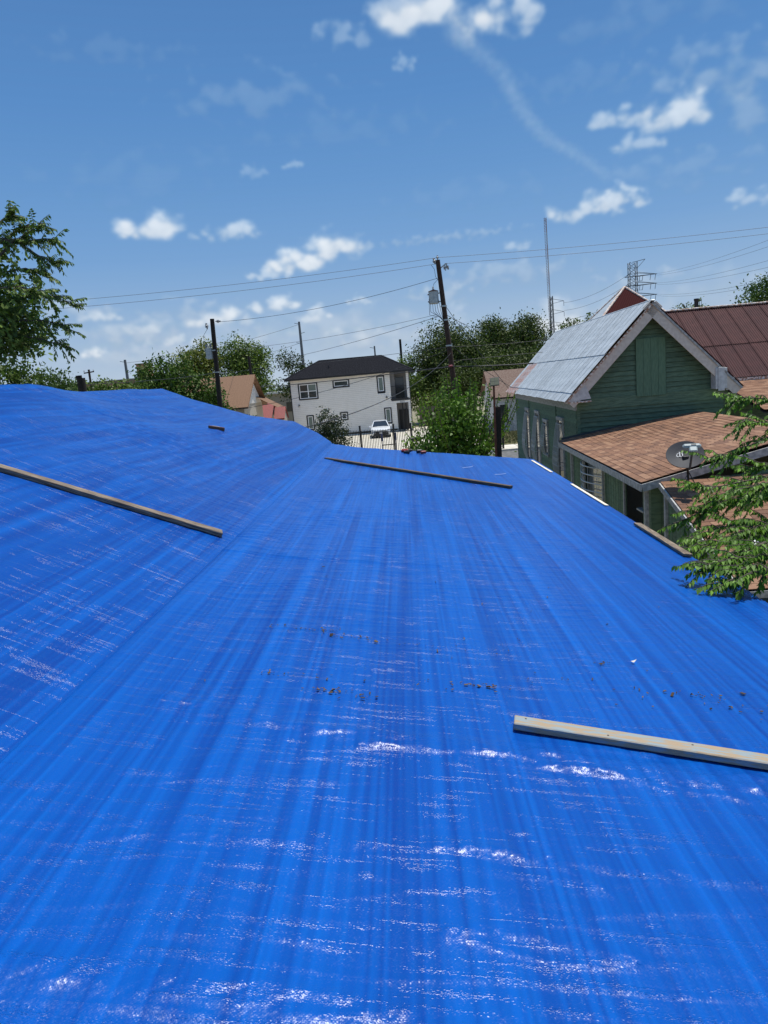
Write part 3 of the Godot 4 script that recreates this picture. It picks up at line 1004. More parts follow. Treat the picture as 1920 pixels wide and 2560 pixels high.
func green_house() -> void:
	var h := thing("green_house", "green clapboard house with grey metal gable and maroon corrugated roof", "house", Vector3(5.71, 0, -24.0), deg_to_rad(-1.4))
	var inv := h.transform.affine_inverse()
	var dirt := tex("grain_bump", 16, 0.035, Color.BLACK, Color.WHITE, 1.8)
	var greens: Array = []
	for k in 3:
		var g := 0.9 + 0.13 * k
		greens.append(mat("green_paint_%d" % k, Color.WHITE, 0.75, {"tex": tex("green_%d" % k, 40 + k, 0.025, Color(0.075, 0.128, 0.075) * g, Color(0.118, 0.188, 0.112) * g, 2.2), "scale": Vector3(0.35, 2.2, 0.35), "world": true, "bump": dirt, "bump_cm": 0.3}))
	var worn := mat("peeling_green", Color.WHITE, 0.85, {"tex": tex("peeling", 44, 0.03, Color(0.16, 0.15, 0.12), Color(0.045, 0.1, 0.075), 4.0), "scale": Vector3(0.5, 3.0, 0.5), "world": true})
	var white := mat("peeling_white", Color.WHITE, 0.8, {"tex": tex("white_peel", 45, 0.03, Color(0.58, 0.50, 0.42), Color(0.70, 0.62, 0.53), 1.3), "scale": Vector3.ONE * 0.8, "world": true})
	var clean_white := mat("dull_white", Color.WHITE, 0.7, {"tex": tex("dull_white", 46, 0.02, Color(0.5, 0.49, 0.47), Color(0.66, 0.65, 0.62)), "scale": Vector3.ONE, "world": true})
	var grey := mat("grey_fascia", Color.WHITE, 0.8, {"tex": tex("fascia", 47, 0.03, Color(0.28, 0.28, 0.27), Color(0.46, 0.45, 0.43), 2.0), "scale": Vector3.ONE, "world": true})
	var iron := mat("grille_iron", Color(0.5, 0.51, 0.5), 0.6)
	var dark := glass_mat("dark_room_glass", Color(0.03, 0.034, 0.036))  # opaque panes; the darkness of the unlit rooms is put into this colour
	var tin := mat("galvanised", Color.WHITE, 0.48, {"tex": tex("tin", 48, 0.02, Color(0.42, 0.455, 0.47), Color(0.60, 0.635, 0.65), 2.0), "scale": Vector3.ONE * 0.7, "world": true, "metal": 0.1})
	var tin2 := mat("galvanised_dull", Color.WHITE, 0.55, {"tex": tex("tin2", 49, 0.02, Color(0.36, 0.39, 0.405), Color(0.54, 0.575, 0.59), 2.4), "scale": Vector3.ONE * 0.9, "world": true, "metal": 0.1})
	var tin_red := mat("galvanised_stained", Color.WHITE, 0.6, {"tex": tex("tin3", 50, 0.02, Color(0.5, 0.24, 0.17), Color(0.5, 0.53, 0.54), 3.5), "scale": Vector3(1.2, 0.6, 1.2), "world": true, "metal": 0.2})
	var maroon := mat("maroon_tin", Color.WHITE, 0.85, {"tex": tex("maroon", 51, 0.02, Color(0.044, 0.011, 0.011), Color(0.067, 0.018, 0.017), 2.0), "scale": Vector3(1.0, 0.5, 0.5), "world": true})
	var maroon2 := mat("maroon_tin_faded", Color.WHITE, 0.85, {"tex": tex("maroon2", 52, 0.02, Color(0.05, 0.013, 0.012), Color(0.078, 0.023, 0.02), 2.0), "scale": Vector3(1.0, 0.5, 0.5), "world": true})
	var rust_cap := mat("rusty_white_cap", Color.WHITE, 0.75, {"tex": tex("cap", 53, 0.04, Color(0.36, 0.2, 0.13), Color(0.78, 0.75, 0.70), 2.6), "scale": Vector3.ONE * 0.9, "world": true})
	var groove: Material = greens[0]
	# --- gable wall
	var gw := group_part("gable_wall", h)
	one_box("sheathing", Vector3(2.36, 2.0, -0.12), Vector3(4.68, 4.0, 0.2), groove, gw)
	var tri := Buf.new()
	tri.tri(Vector3(0.0, 4.0, -0.05), Vector3(4.72, 4.0, -0.05), Vector3(2.36, 6.55, -0.05), Vector3.BACK)
	put("gable_sheathing", tri.mesh(), groove, gw)
	var pitch := 0.158
	var y := 2.1
	rng.seed = 50
	while y < 6.5:
		var inset := maxf(0.0, (y + pitch - 4.38) / 1.03)
		var x0 := maxf(0.06, inset + 0.03)
		var x1 := minf(4.86, 4.72 - inset)
		if x1 - x0 > 0.3 and not (y > 3.75 and y < 4.05):
			clapboard(gw, Vector3(x0, y, 0), Vector3.RIGHT, Vector3.BACK, x1 - x0, pitch, worn if y < 2.9 and rng.randf() < 0.6 else greens[rng.randi() % 3])
		y += pitch
	var belt := one_box("belt_board", Vector3(2.42, 3.965, 0.025), Vector3(4.88, 0.37, 0.09), greens[2], gw, 0.006)
	belt.set_meta("label", "wide plain green band under the gable")
	one_box("corner_board", Vector3(0.03, 1.9, 0.03), Vector3(0.11, 3.8, 0.08), greens[1], gw, 0.006)
	var sh := group_part("attic_shutter", h)
	var shutter_green := mat("shutter_green", Color.WHITE, 0.75, {"tex": tex("shutter", 43, 0.03, Color(0.092, 0.175, 0.104), Color(0.124, 0.22, 0.132), 1.6), "scale": Vector3(2.0, 0.4, 2.0), "world": true})
	for k in 4:
		one_box("plank", Vector3(2.04 + k * 0.237, 5.0, 0.085), Vector3(0.232, 1.86, 0.03), shutter_green, sh, 0.004)
	# --- bargeboards and soffits under the overhang
	var peak := Vector3(2.36, 7.02, 0.45)
	for s: float in [-1.0, 1.0]:
		var foot := Vector3(2.36 + 2.8 * s, 4.13, 0.45)
		var along := (peak - foot).normalized()
		var down := along.cross(Vector3.BACK) * s
		if down.y > 0.0:
			down = -down
		var mid := down * 0.2
		one_bar("bargeboard", foot + mid, peak + mid + along * 0.1, 0.03, 0.28, white, h, 0.004)
		var so := Buf.new()
		so.quad(foot + down * 0.07, peak + down * 0.07, peak + down * 0.07 - Vector3(0, 0, 0.47), foot + down * 0.07 - Vector3(0, 0, 0.47), Vector3.DOWN)
		put("soffit", so.mesh(), white, h)
		one_bar("rake_trim", foot + down * 0.03 + Vector3(0, 0, 0.03), peak + down * 0.03 + Vector3(0, 0, 0.03), 0.04, 0.06, grey if s > 0 else rust_cap, h)
	# boxed returns at the feet of the gable
	var box := Buf.new()
	var q0 := [Vector3(-0.42, 4.1, 0.47), Vector3(0.36, 4.16, 0.47), Vector3(0.2, 4.6, 0.47)]
	var q1 := [Vector3(-0.42, 4.1, 0.0), Vector3(0.36, 4.16, 0.0), Vector3(0.2, 4.6, 0.0)]
	box.tri(q0[0], q0[1], q0[2], Vector3.BACK)
	for k in 3:
		box.quad(q0[k], q0[(k + 1) % 3], q1[(k + 1) % 3], q1[k])
	put("cornice_return", box.mesh(), clean_white, h)
	one_box("return_foot", Vector3(-0.03, 4.075, 0.24), Vector3(0.8, 0.05, 0.5), rust_cap, h, 0.005)
	one_box("cornice_return", Vector3(4.48, 4.46, 0.3), Vector3(0.36, 0.66, 0.4), clean_white, h, 0.008)
	one_box("return_board", Vector3(4.47, 4.44, 0.52), Vector3(0.2, 0.74, 0.03), clean_white, h, 0.006)
	for k in 3:
		one_box("return_board", Vector3(4.86 - 0.02 * k, 4.14 + k * 0.135, 0.42), Vector3(0.42 - 0.11 * k, 0.128, 0.05), clean_white, h, 0.004)
	# --- west wall with its windows
	var sw := group_part("side_wall", h)
	one_box("sheathing", Vector3(0.12, 2.0, -7.6), Vector3(0.2, 4.0, 15.0), groove, sw)
	y = 0.5
	while y < 3.7:
		clapboard(sw, Vector3(0.0, y, -15.1), Vector3.BACK, Vector3.LEFT, 15.08, pitch, greens[rng.randi() % 3])
		y += pitch
	one_box("frieze", Vector3(-0.03, 3.89, -7.55), Vector3(0.05, 0.24, 15.2), grey, sw, 0.005)
	for z: float in [-3.55, -10.4]:
		one_box("drain_pipe", Vector3(-0.05, 2.0, z), Vector3(0.05, 3.6, 0.05), greens[0], sw, 0.01)
	var g_mesh := bowed_grille(0.95, 2.3, 6, 0.2)
	var g_small := bowed_grille(0.8, 1.3, 4, 0.14)
	var k_win := 0
	for z: float in [-10.9, -7.95, -5.86, -2.67]:
		var small := k_win == 2
		var top: float = 3.04 if small else 3.3
		var bot: float = 1.72 if small else 0.95
		var wide: float = 0.8 if small else 0.95
		var wn := group_part("window", h)
		wn.position = Vector3(-0.02, 0, z)
		wn.rotation.y = -PI / 2
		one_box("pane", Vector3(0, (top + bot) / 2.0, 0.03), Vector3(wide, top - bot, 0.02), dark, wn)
		var fr := Buf.new()
		fr.box(Vector3(-wide / 2.0 - 0.05, (top + bot) / 2.0, 0.045), Vector3(0.1, top - bot + 0.2, 0.07), 0.006)
		fr.box(Vector3(wide / 2.0 + 0.05, (top + bot) / 2.0, 0.045), Vector3(0.1, top - bot + 0.2, 0.07), 0.006)
		fr.box(Vector3(0, top + 0.06, 0.05), Vector3(wide + 0.24, 0.13, 0.09), 0.006)
		fr.box(Vector3(0, bot - 0.04, 0.05), Vector3(wide + 0.2, 0.08, 0.1), 0.006)
		put("frame", fr.mesh(), grey, wn)
		var gr := put("grille", g_small if small else g_mesh, iron, wn)
		gr.position = Vector3(0, bot - 0.05, 0.06)
		k_win += 1
	one_box("rear_wall", Vector3(2.4, 2.0, -15.1), Vector3(4.9, 4.0, 0.2), greens[0], h)
	one_box("east_wall", Vector3(4.75, 2.0, -7.6), Vector3(0.2, 4.0, 15.0), greens[0], h)
	# --- the gable's tin, sheet by sheet
	var rise := Vector3(2.81, 2.89, 0).normalized()
	var slope_long := Vector2(2.81, 2.89).length()
	var left := group_part("west_roof", h)
	var lb := Basis(Vector3(0, 0, 1), rise, Vector3(0, 0, 1).cross(rise))
	var courses := [[-0.06, 0.34], [0.30, 1.62], [1.86, slope_long - 1.86]]
	var w := 0.66
	for ci in 3:
		var sheet := corrugated(w + 0.03, courses[ci][1] + (0.04 if ci < 2 else 0.0), 8, 0.011)
		for k in 25:
			var z := -15.7 + k * w * 0.985
			var o := put("metal_sheet", sheet, tin_red if ((k in [1, 2, 3, 4] and ci == 1) or (k < 6 and ci == 0)) else (tin if rng.randf() < 0.6 else tin2), left)
			o.transform = Transform3D(lb * Basis(Vector3(0, 0, 1), rng.randfn(0.0, 0.004)), Vector3(-0.45, 4.13, z) + rise * (courses[ci][0] + rng.randf() * 0.03 * (1.0 if ci == 0 else 0.3)) + lb.z * (0.03 + ci * 0.022))
	var right := group_part("east_roof", h)
	var rise2 := Vector3(-2.81, 2.89, 0).normalized()
	var rb := Basis(Vector3(0, 0, -1), rise2, Vector3(0, 0, -1).cross(rise2))
	var sheet2 := corrugated(w + 0.03, slope_long, 8, 0.008)
	for k in 25:
		var o := put("metal_sheet", sheet2, maroon, right)
		o.transform = Transform3D(rb, Vector3(5.17, 4.13, 0.48 - k * w * 0.985) + rb.z * 0.03)
	var cap := Buf.new()
	cap.bar(Vector3(2.36, 7.07, 0.5), Vector3(2.36, 7.07, -15.6), 0.16, 0.05, 0.02)
	put("ridge_cap", cap.mesh(), tin, h)
	# --- the hipped top behind it
	var mid := Vector3(4.1, 0, -8.8)
	var apex := mid + Vector3(0, 8.42, 0)
	var c4 := [mid + Vector3(-2.5, 6.0, 2.5), mid + Vector3(2.5, 6.0, 2.5), mid + Vector3(2.5, 6.0, -2.5), mid + Vector3(-2.5, 6.0, -2.5)]
	for k in 4:
		put("hip_roof", corrugated_corner(c4[k], c4[(k + 1) % 4], apex, 0.075, 0.008), tin if k == 3 else mat("maroon_hip", Color(0.05, 0.012, 0.012), 0.9, {"spec": 0.2}), h)
	for k in 4:
		one_tube("hip_cap", [c4[k], apex + Vector3(0, 0.01, 0)], 0.05, 0.05, rust_cap, h, 6)
	# --- the wing with the maroon roof
	var wing := group_part("east_wing", h)
	one_box("wall", Vector3(9.7, 2.05, -6.0), Vector3(9.6, 4.1, 7.2), greens[0], wing)
	var wr := Vector3(0, 2.67, -4.0).normalized()
	var wl := Vector3(0, 2.67, -4.0).length()
	var wb := Basis(Vector3(1, 0, 0), wr, Vector3(1, 0, 0).cross(wr))
	var wc := [[0.0, 2.15], [2.08, wl - 2.08]]
	for ci in 2:
		var sheet := corrugated(w + 0.03, wc[ci][1], 8, 0.015)
		for k in 17:
			var o := put("metal_sheet", sheet, maroon if rng.randf() < 0.6 else maroon2, wing)
			o.transform = Transform3D(wb, Vector3(3.3 + k * w * 0.985, 4.33, -2.0) + wr * (wc[ci][0] + rng.randf() * 0.02) + wb.z * (0.03 + ci * 0.026))
	var wr2 := Vector3(0, 2.67, 4.0).normalized()
	var wb2 := Basis(Vector3(-1, 0, 0), wr2, Vector3(-1, 0, 0).cross(wr2))
	var sheet3 := corrugated(w + 0.03, wl, 8, 0.011)
	for k in 17:
		var o := put("metal_sheet", sheet3, maroon, wing)
		o.transform = Transform3D(wb2, Vector3(14.4 - k * w * 0.985, 4.33, -10.0) + wb2.z * 0.03)
	var rc := Buf.new()
	for k in 7:
		rc.bar(Vector3(4.4 + k * 1.45, 7.07 + 0.008 * (k % 2), -6.0), Vector3(5.9 + k * 1.45, 7.07 + 0.008 * (k % 2), -6.0), 0.26, 0.07, 0.02)
	put("ridge_cap", rc.mesh(), rust_cap, wing)
	one_box("eave_board", Vector3(9.5, 4.27, -2.02), Vector3(9.4, 0.12, 0.03), rust_cap, wing)
	var ch := Buf.new()
	ch.lathe(Vector3(6.65, 6.6, -7.4), Vector3.UP, [Vector2(0, 0.085), Vector2(0.88, 0.085), Vector2(0.88, 0.1), Vector2(0.96, 0.1), Vector2(0.96, 0.0)], 12)
	put("flue", ch.mesh(), mat("flue_pipe", Color(0.06, 0.05, 0.042), 0.9), wing)
	# --- shingled porches
	var tones := [Color(0.188, 0.094, 0.052), Color(0.228, 0.117, 0.065), Color(0.27, 0.148, 0.086), Color(0.152, 0.076, 0.045), Color(0.207, 0.104, 0.058)]
	var pr := group_part("porch_roof", h)
	var a := Vector3(4.84, 2.73, -14.9)
	var b := Vector3(5.04, 2.81, -23.95)
	var d := Vector3(8.6, 3.56, -14.9)
	var e := Vector3(9.61, 3.42, -23.95)
	shingle_roof(pr, inv, a, b, d, e, 0.30, 0.15, 3, tones, 0.035)
	var low := group_part("lower_porch_roof", h)
	shingle_roof(low, inv, Vector3(8.4, 1.5, -11.15), Vector3(5.2, 1.5, -11.15), Vector3(8.4, 2.72, -14.85), Vector3(5.2, 2.72, -14.85), 0.32, 0.145, 4, tones, 0.0)
	var back := group_part("back_porch_roof", h)
	shingle_roof(back, inv, Vector3(11.05, 3.42, -22.4), Vector3(14.6, 3.42, -22.4), Vector3(11.2, 4.24, -26.0), Vector3(14.6, 4.24, -26.0), 0.32, 0.16, 5, tones, 0.0)
	var drop := Vector3(0, -0.1, 0)
	one_bar("fascia", inv * (a + drop + Vector3(-0.02, 0, 0.03)), inv * (b + drop), 0.03, 0.15, grey, pr)
	one_bar("fascia", inv * (a + drop + Vector3(0, 0.0, 0.03)), inv * (d + drop + Vector3(0, 0, 0.03)), 0.03, 0.16, grey, pr)
	one_bar("fascia", inv * Vector3(5.18, 2.66, -14.85), inv * Vector3(5.18, 1.44, -11.15), 0.03, 0.12, grey, low)
	one_bar("fascia", inv * Vector3(5.18, 1.42, -11.13), inv * Vector3(8.4, 1.42, -11.13), 0.03, 0.12, grey, low)
	one_bar("flashing", inv * (b + Vector3(0.1, 0.05, 0.02)), inv * (e + Vector3(0, 0.05, 0.02)), 0.02, 0.12, mat("flashing", Color(0.05, 0.055, 0.055), 0.7), pr)
	# porch walls of upright boards
	var pw := group_part("porch_wall", h)
	var deep_green := greens
	var z := -15.3
	var up_board := Buf.new()
	up_board.box(Vector3.ZERO, Vector3(0.03, 2.6, 0.205), 0.005)
	var ub := up_board.mesh()
	while z > -23.8:
		var open := (z < -16.15 and z > -17.5) or (z < -19.3 and z > -21.6)
		if not open:
			put("upright_board", ub, deep_green[rng.randi() % 3], pw).position = inv * Vector3(5.3, 1.32, z)
		z -= 0.21
	one_box("window_wall", inv * Vector3(5.3, 0.62, -20.45), Vector3(0.03, 1.3, 2.3), deep_green[0], pw)
	# the room behind: plain walls and a floor under the closed roof
	var plaster := mat("porch_plaster", Color(0.34, 0.31, 0.26), 0.85)
	one_box("inner_wall", inv * Vector3(8.55, 1.5, -19.5), Vector3(0.1, 3.0, 8.8), plaster, pw)
	one_box("inner_wall", inv * Vector3(7.0, 1.4, -18.6), Vector3(3.0, 2.8, 0.08), plaster, pw)
	one_box("floor_boards", inv * Vector3(6.95, 0.25, -19.5), Vector3(3.2, 0.1, 8.8), mat("porch_floor", Color(0.22, 0.17, 0.12), 0.8), pw)
	var win := group_part("porch_window", h)
	win.position = inv * Vector3(5.27, 1.3, -20.4)
	win.rotation.y = -PI / 2
	var clear := mat("clear_pane", Color(0.9, 0.95, 0.95), 0.05)
	clear.transparency = BaseMaterial3D.TRANSPARENCY_ALPHA
	clear.albedo_color.a = 0.12
	one_box("pane", Vector3(0, 0.6, -0.1), Vector3(2.2, 1.2, 0.02), clear, win)
	var hg := Buf.new()
	for k in 6:
		var pts: Array = []
		for j in 11:
			var t := j / 10.0
			pts.append(Vector3(-1.08 + 2.16 * t, 0.02 + k * 0.225, 0.05 + 0.28 * sin(t * PI)))
		hg.tube(pts, 0.018, 0.018, 5)
	for k in 5:
		var t := (k + 0.5) / 5.0
		var pts: Array = []
		for j in 6:
			pts.append(Vector3(-1.08 + 2.16 * t, j * 0.23, 0.05 + 0.28 * sin(t * PI)))
		hg.tube(pts, 0.008, 0.008, 4)
	put("grille", hg.mesh(), iron, win)
	one_box("casing", Vector3(1.13, 0.6, 0.03), Vector3(0.07, 1.5, 0.06), grey, win, 0.005)
	one_box("casing", Vector3(-1.13, 0.6, 0.03), Vector3(0.07, 1.5, 0.06), grey, win, 0.005)
	one_box("door_casing", inv * Vector3(5.27, 1.3, -17.55), Vector3(0.06, 2.6, 0.07), grey, pw, 0.005)
	one_box("shelf", inv * Vector3(5.36, 1.85, -16.3), Vector3(0.25, 0.04, 0.5), grey, pw)
	for p: Vector3 in [Vector3(4.99, 1.3, -15.1), Vector3(5.22, 1.25, -14.55), Vector3(5.25, 1.3, -23.0)]:
		one_box("post", inv * p, Vector3(0.09, 2.6, 0.09), grey, pw, 0.008)
	var x := 5.2
	while x < 9.0:
		one_box("upright_board", inv * Vector3(x, 1.3, -15.12), Vector3(0.205, 2.6 + (x - 5.2) * 0.15, 0.03), deep_green[rng.randi() % 3], pw, 0.005)
		x += 0.21
	z = -14.4
	var kk := 0
	while z > -14.9 or z < -11.2:
		if z > -11.3:
			break
		var top := 2.72 - (z + 14.85) * 0.33 - 0.14
		one_box("upright_board", inv * Vector3(5.25, top / 2.0, z), Vector3(0.03, top, 0.205), mat("tan_board", Color(0.26, 0.22, 0.17), 0.8) if kk in [9, 10] else deep_green[rng.randi() % 3], pw, 0.004)
		z += 0.21
		kk += 1
	# a crumpled white sheet lies on the lower roof
	var sheet := Buf.new()
	rng.seed = 61
	var grid: Array = []
	for j in 7:
		for k in 12:
			var xx := 5.6 + k * 0.1
			var zz := -12.5 + j * 0.08
			grid.append(Vector3(xx + rng.randfn(0, 0.02), 2.72 - (zz + 14.85) * 0.33 + 0.04 + absf(rng.randfn(0.0, 0.04)), zz + 0.12 * sin(k * 1.3)))
	for j in 6:
		for k in 11:
			sheet.quad(grid[j * 12 + k], grid[j * 12 + k + 1], grid[(j + 1) * 12 + k + 1], grid[(j + 1) * 12 + k], Vector3.UP)
	tag(put("plastic_sheet", sheet.mesh(), mat("white_plastic", Color(0.62, 0.62, 0.6), 0.5)), "crumpled white sheet on the lower porch roof behind the branches", "sheet")


func satellite_dish() -> void:
	var o := thing("satellite_dish", "dark grey satellite dish with white letters on the lower porch roof", "dish")
	var grey := mat("dish_grey", Color(0.05, 0.05, 0.055), 0.6, {"spec": 0.3})
	var arm_grey := mat("dish_arm", Color(0.07, 0.055, 0.045), 0.6)
	var black := mat("dish_black", Color(0.012, 0.012, 0.012), 0.5)
	var pale := mat("receiver_grey", Color(0.32, 0.37, 0.36), 0.5)
	var c := Vector3(5.56, 3.33, -14.42)
	var n := Vector3(-0.2, 0.72, 0.66).normalized()
	var up := (Vector3.UP - n * n.y).normalized()
	var side := up.cross(n)
	var b := Buf.new()
	# shallow bowl, a little wider than high
	var rings := [[0.0, -0.07], [0.1, -0.064], [0.2, -0.045], [0.3, -0.018], [0.36, 0.0], [0.375, 0.004], [0.378, -0.006], [0.36, -0.014], [0.3, -0.034], [0.2, -0.06], [0.1, -0.078], [0.0, -0.084]]
	for k in rings.size() - 1:
		for j in 32:
			var p: Array = []
			for e in 2:
				for f in 2:
					var a := TAU * (j + f) / 32.0
					p.append(c + (side * cos(a) * 1.03 + up * sin(a) * 0.97) * rings[k + e][0] * 0.95 + n * rings[k + e][1])
			var face: Vector3 = n if k < 5 else -n
			b.quad(p[0], p[1], p[3], p[2], face)
	put("reflector", b.mesh(), grey, o)
	var tm := TextMesh.new()
	tm.text = "di"
	var font := SystemFont.new()
	font.font_names = PackedStringArray(["Droid Serif"])
	tm.font = font
	tm.font_size = 64
	tm.pixel_size = 0.0026
	tm.depth = 0.003
	var letters := put("lettering", tm, mat("letter_white", Color(0.5, 0.5, 0.5), 0.6), o)
	letters.transform = Transform3D(Basis(side, up, n), c - side * 0.1 + up * 0.04 - n * 0.052)
	var foot_low := c - up * 0.36
	var horn := c + n * 0.3 + side * 0.1 - up * 0.17
	one_bar("feed_arm", foot_low - n * 0.02 + side * 0.06, horn, 0.03, 0.045, arm_grey, o, 0.006)
	var l := Buf.new()
	var turn := Basis(side, up, n)
	l.box(horn + up * 0.03 + side * 0.02, Vector3(0.15, 0.13, 0.1), 0.02, turn)
	l.box(horn + up * 0.13 + side * 0.0, Vector3(0.34, 0.11, 0.09), 0.035, turn)
	put("receiver", l.mesh(), pale, o)
	one_box("label_patch", Vector3.ZERO, Vector3(0.09, 0.03, 0.004), black, o).transform = Transform3D(turn, horn + up * 0.13 + side * 0.03 + n * 0.048)
	var base := Vector3(5.69, 2.66, -14.6)
	one_tube("mast", [base, base + Vector3(-0.01, 0.12, 0), base + Vector3(-0.04, 0.34, 0.06), c - n * 0.09 - up * 0.12], 0.025, 0.025, black, o)
	one_box("bracket", c - n * 0.1 - up * 0.06, Vector3(0.12, 0.16, 0.08), black, o, 0.01)
	one_box("foot_plate", base + Vector3(0, 0.0, 0), Vector3(0.16, 0.03, 0.18), black, o, 0.005).rotation.x = 0.0
	for s: float in [-1.0, 1.0]:
		one_tube("strut", [base + Vector3(0.1 * s, 0.0, 0.14), base + Vector3(-0.02, 0.3, 0.04)], 0.01, 0.01, black, o, 6)
	one_tube("cable", [base + Vector3(-0.03, 0.25, 0.05), base + Vector3(-0.12, 0.06, 0.0), base + Vector3(-0.3, 0.03, 0.02), base + Vector3(-0.45, 0.035, -0.04)], 0.006, 0.006, black, o, 5)


# ---------------------------------------------------------------- the white house over the street
func white_house() -> void:
	var h := thing("white_house", "two-storey white siding house with charcoal hip roof and black trim", "house")
	var siding := mat("white_siding", Color.WHITE, 0.65, {"tex": tex("siding", 60, 0.02, Color(0.84, 0.79, 0.70), Color(0.89, 0.84, 0.76)), "world": true, "scale": Vector3.ONE * 0.3})
	var black := mat("black_trim", Color(0.012, 0.012, 0.013), 0.5)
	var vinyl := mat("white_vinyl", Color(0.8, 0.8, 0.79), 0.5)
	var glass := glass_mat("dark_glass", Color(0.035, 0.045, 0.045))
	var blind := glass_mat("blind_behind_glass", Color(0.15, 0.19, 0.165), 0.1)
	var grey := mat("porch_grey", Color(0.2, 0.195, 0.19), 0.8)
	var zf := -72.0
	# openings: x0, x1, y0, y1
	var holes := [[-10.49, -8.53, 4.04, 5.69], [-6.99, -5.32, 4.98, 5.74], [-2.57, -1.8, 4.15, 5.79], [-2.07, -1.33, 1.02, 2.6], [-6.5, -5.73, 1.7, 2.53], [-9.94, -9.2, 0.98, 2.49], [-1.25, 0.36, 3.4, 6.1], [-0.78, 0.4, 0.0, 2.92]]
	var rows := Buf.new()
	var y := 0.1
	while y < 6.05:
		var top := minf(y + 0.18, 6.08)
		var cuts: Array = [[-11.25, 0.65]]
		for q: Array in holes:
			if q[2] < y + 0.09 and q[3] > y + 0.09:
				var next: Array = []
				for c: Array in cuts:
					if q[1] <= c[0] or q[0] >= c[1]:
						next.append(c)
						continue
					if q[0] > c[0]:
						next.append([c[0], q[0]])
					if q[1] < c[1]:
						next.append([q[1], c[1]])
				cuts = next
		for c: Array in cuts:
			var a := Vector3(c[0], y, zf)
			var b := Vector3(c[1], y, zf)
			var o := Vector3(0, 0, 0.055)
			rows.quad(a + o, b + o, b + Vector3(0, top - y - 0.010, 0.004), a + Vector3(0, top - y - 0.010, 0.004), Vector3.BACK)
			rows.quad(a + o, b + o, b - o, a - o, Vector3.DOWN)
		y += 0.18
	var fw := put("siding", rows.mesh(), siding, h)
	fw.set_meta("kind", "stuff")
	# the other walls and the floors
	one_box("wall", Vector3(-11.2, 3.05, -76.2), Vector3(0.1, 6.1, 8.3), siding, h)
	one_box("wall", Vector3(-5.3, 3.05, -80.3), Vector3(11.9, 6.1, 0.1), siding, h)
	one_box("wall", Vector3(0.6, 3.05, -77.3), Vector3(0.1, 6.1, 5.9), siding, h)
	one_box("inner_wall", Vector3(-6.0, 3.05, -72.35), Vector3(10.4, 6.1, 0.1), grey, h)
	one_box("balcony_wall", Vector3(-0.3, 4.7, -74.3), Vector3(1.9, 2.8, 0.1), grey, h)
	one_box("porch_wall", Vector3(-0.2, 1.5, -74.3), Vector3(1.7, 3.0, 0.1), grey, h)
	one_box("balcony_floor", Vector3(-0.3, 3.3, -73.1), Vector3(1.92, 0.2, 2.3), black, h)
	one_box("balcony_ceiling", Vector3(-0.3, 6.05, -73.1), Vector3(1.9, 0.06, 2.3), grey, h)
	one_box("balcony_side", Vector3(-1.28, 4.7, -73.2), Vector3(0.06, 2.7, 2.3), grey, h)
	one_box("porch_side", Vector3(-0.84, 1.45, -73.2), Vector3(0.06, 2.9, 2.3), grey, h)
	one_box("front_door", Vector3(-0.1, 1.15, -74.2), Vector3(0.95, 2.1, 0.06), black, h)
	one_box("balcony_door", Vector3(-0.35, 4.45, -74.2), Vector3(0.9, 2.05, 0.06), glass, h)
	one_box("corner_trim", Vector3(-11.27, 3.05, -71.98), Vector3(0.08, 6.1, 0.1), black, h)
	one_box("corner_trim", Vector3(0.66, 3.05, -71.98), Vector3(0.07, 6.1, 0.1), black, h)
	one_box("base_strip", Vector3(-6.0, 0.35, -71.95), Vector3(10.3, 0.12, 0.05), black, h)
	for x: float in [-0.2, 0.16]:
		one_box("porch_post", Vector3(x, 1.5, -72.4), Vector3(0.12, 2.85, 0.12), black, h, 0.01)
	var k := 0
	for q: Array in holes.slice(0, 6):
		var w := group_part("window", h)
		var mx: float = (q[0] + q[1]) / 2.0
		var my: float = (q[2] + q[3]) / 2.0
		var wx: float = q[1] - q[0]
		var wy: float = q[3] - q[2]
		w.position = Vector3(mx, my, zf)
		var tr := Buf.new()
		var fr := Buf.new()
		for s: float in [-1.0, 1.0]:
			tr.box(Vector3(s * (wx / 2.0 - 0.05), 0, 0.03), Vector3(0.12, wy, 0.08), 0.01)
			tr.box(Vector3(0, s * (wy / 2.0 - 0.05), 0.03), Vector3(wx - 0.22, 0.12, 0.08), 0.01)
			fr.box(Vector3(s * (wx / 2.0 - 0.15), 0, 0.0), Vector3(0.08, wy - 0.22, 0.06), 0.008)
			fr.box(Vector3(0, s * (wy / 2.0 - 0.15), 0.0), Vector3(wx - 0.38, 0.08, 0.06), 0.008)
		if k == 0:
			fr.box(Vector3.ZERO, Vector3(0.09, wy - 0.3, 0.05))
			fr.box(Vector3(0, 0.0, 0.002), Vector3(wx - 0.3, 0.07, 0.05))
		if k == 4:
			fr.box(Vector3.ZERO, Vector3(wx - 0.3, 0.07, 0.05))
		put("trim", tr.mesh(), black, w)
		put("frame", fr.mesh(), vinyl, w)
		if k == 0:
			for sx: float in [-1.0, 1.0]:
				for sy: float in [-1.0, 1.0]:
					one_box("pane", Vector3(sx * (wx / 4.0 - 0.05), sy * (wy / 4.0 - 0.05), -0.03), Vector3(wx / 2.0 - 0.2, wy / 2.0 - 0.2, 0.02), blind if sx > 0 and sy > 0 else glass, w)
		else:
			one_box("pane", Vector3(0, 0, -0.03), Vector3(wx - 0.36, wy - 0.36, 0.02), glass if k in [1, 4] else blind, w)
		k += 1
	# roof: a hip with boxed eaves
	var e0 := Vector3(-11.7, 6.18, -71.4)
	var e1 := Vector3(1.08, 6.18, -71.4)
	var e2 := Vector3(1.08, 6.18, -80.8)
	var e3 := Vector3(-11.7, 6.18, -80.8)
	var r0 := Vector3(-8.55, 7.92, -76.1)
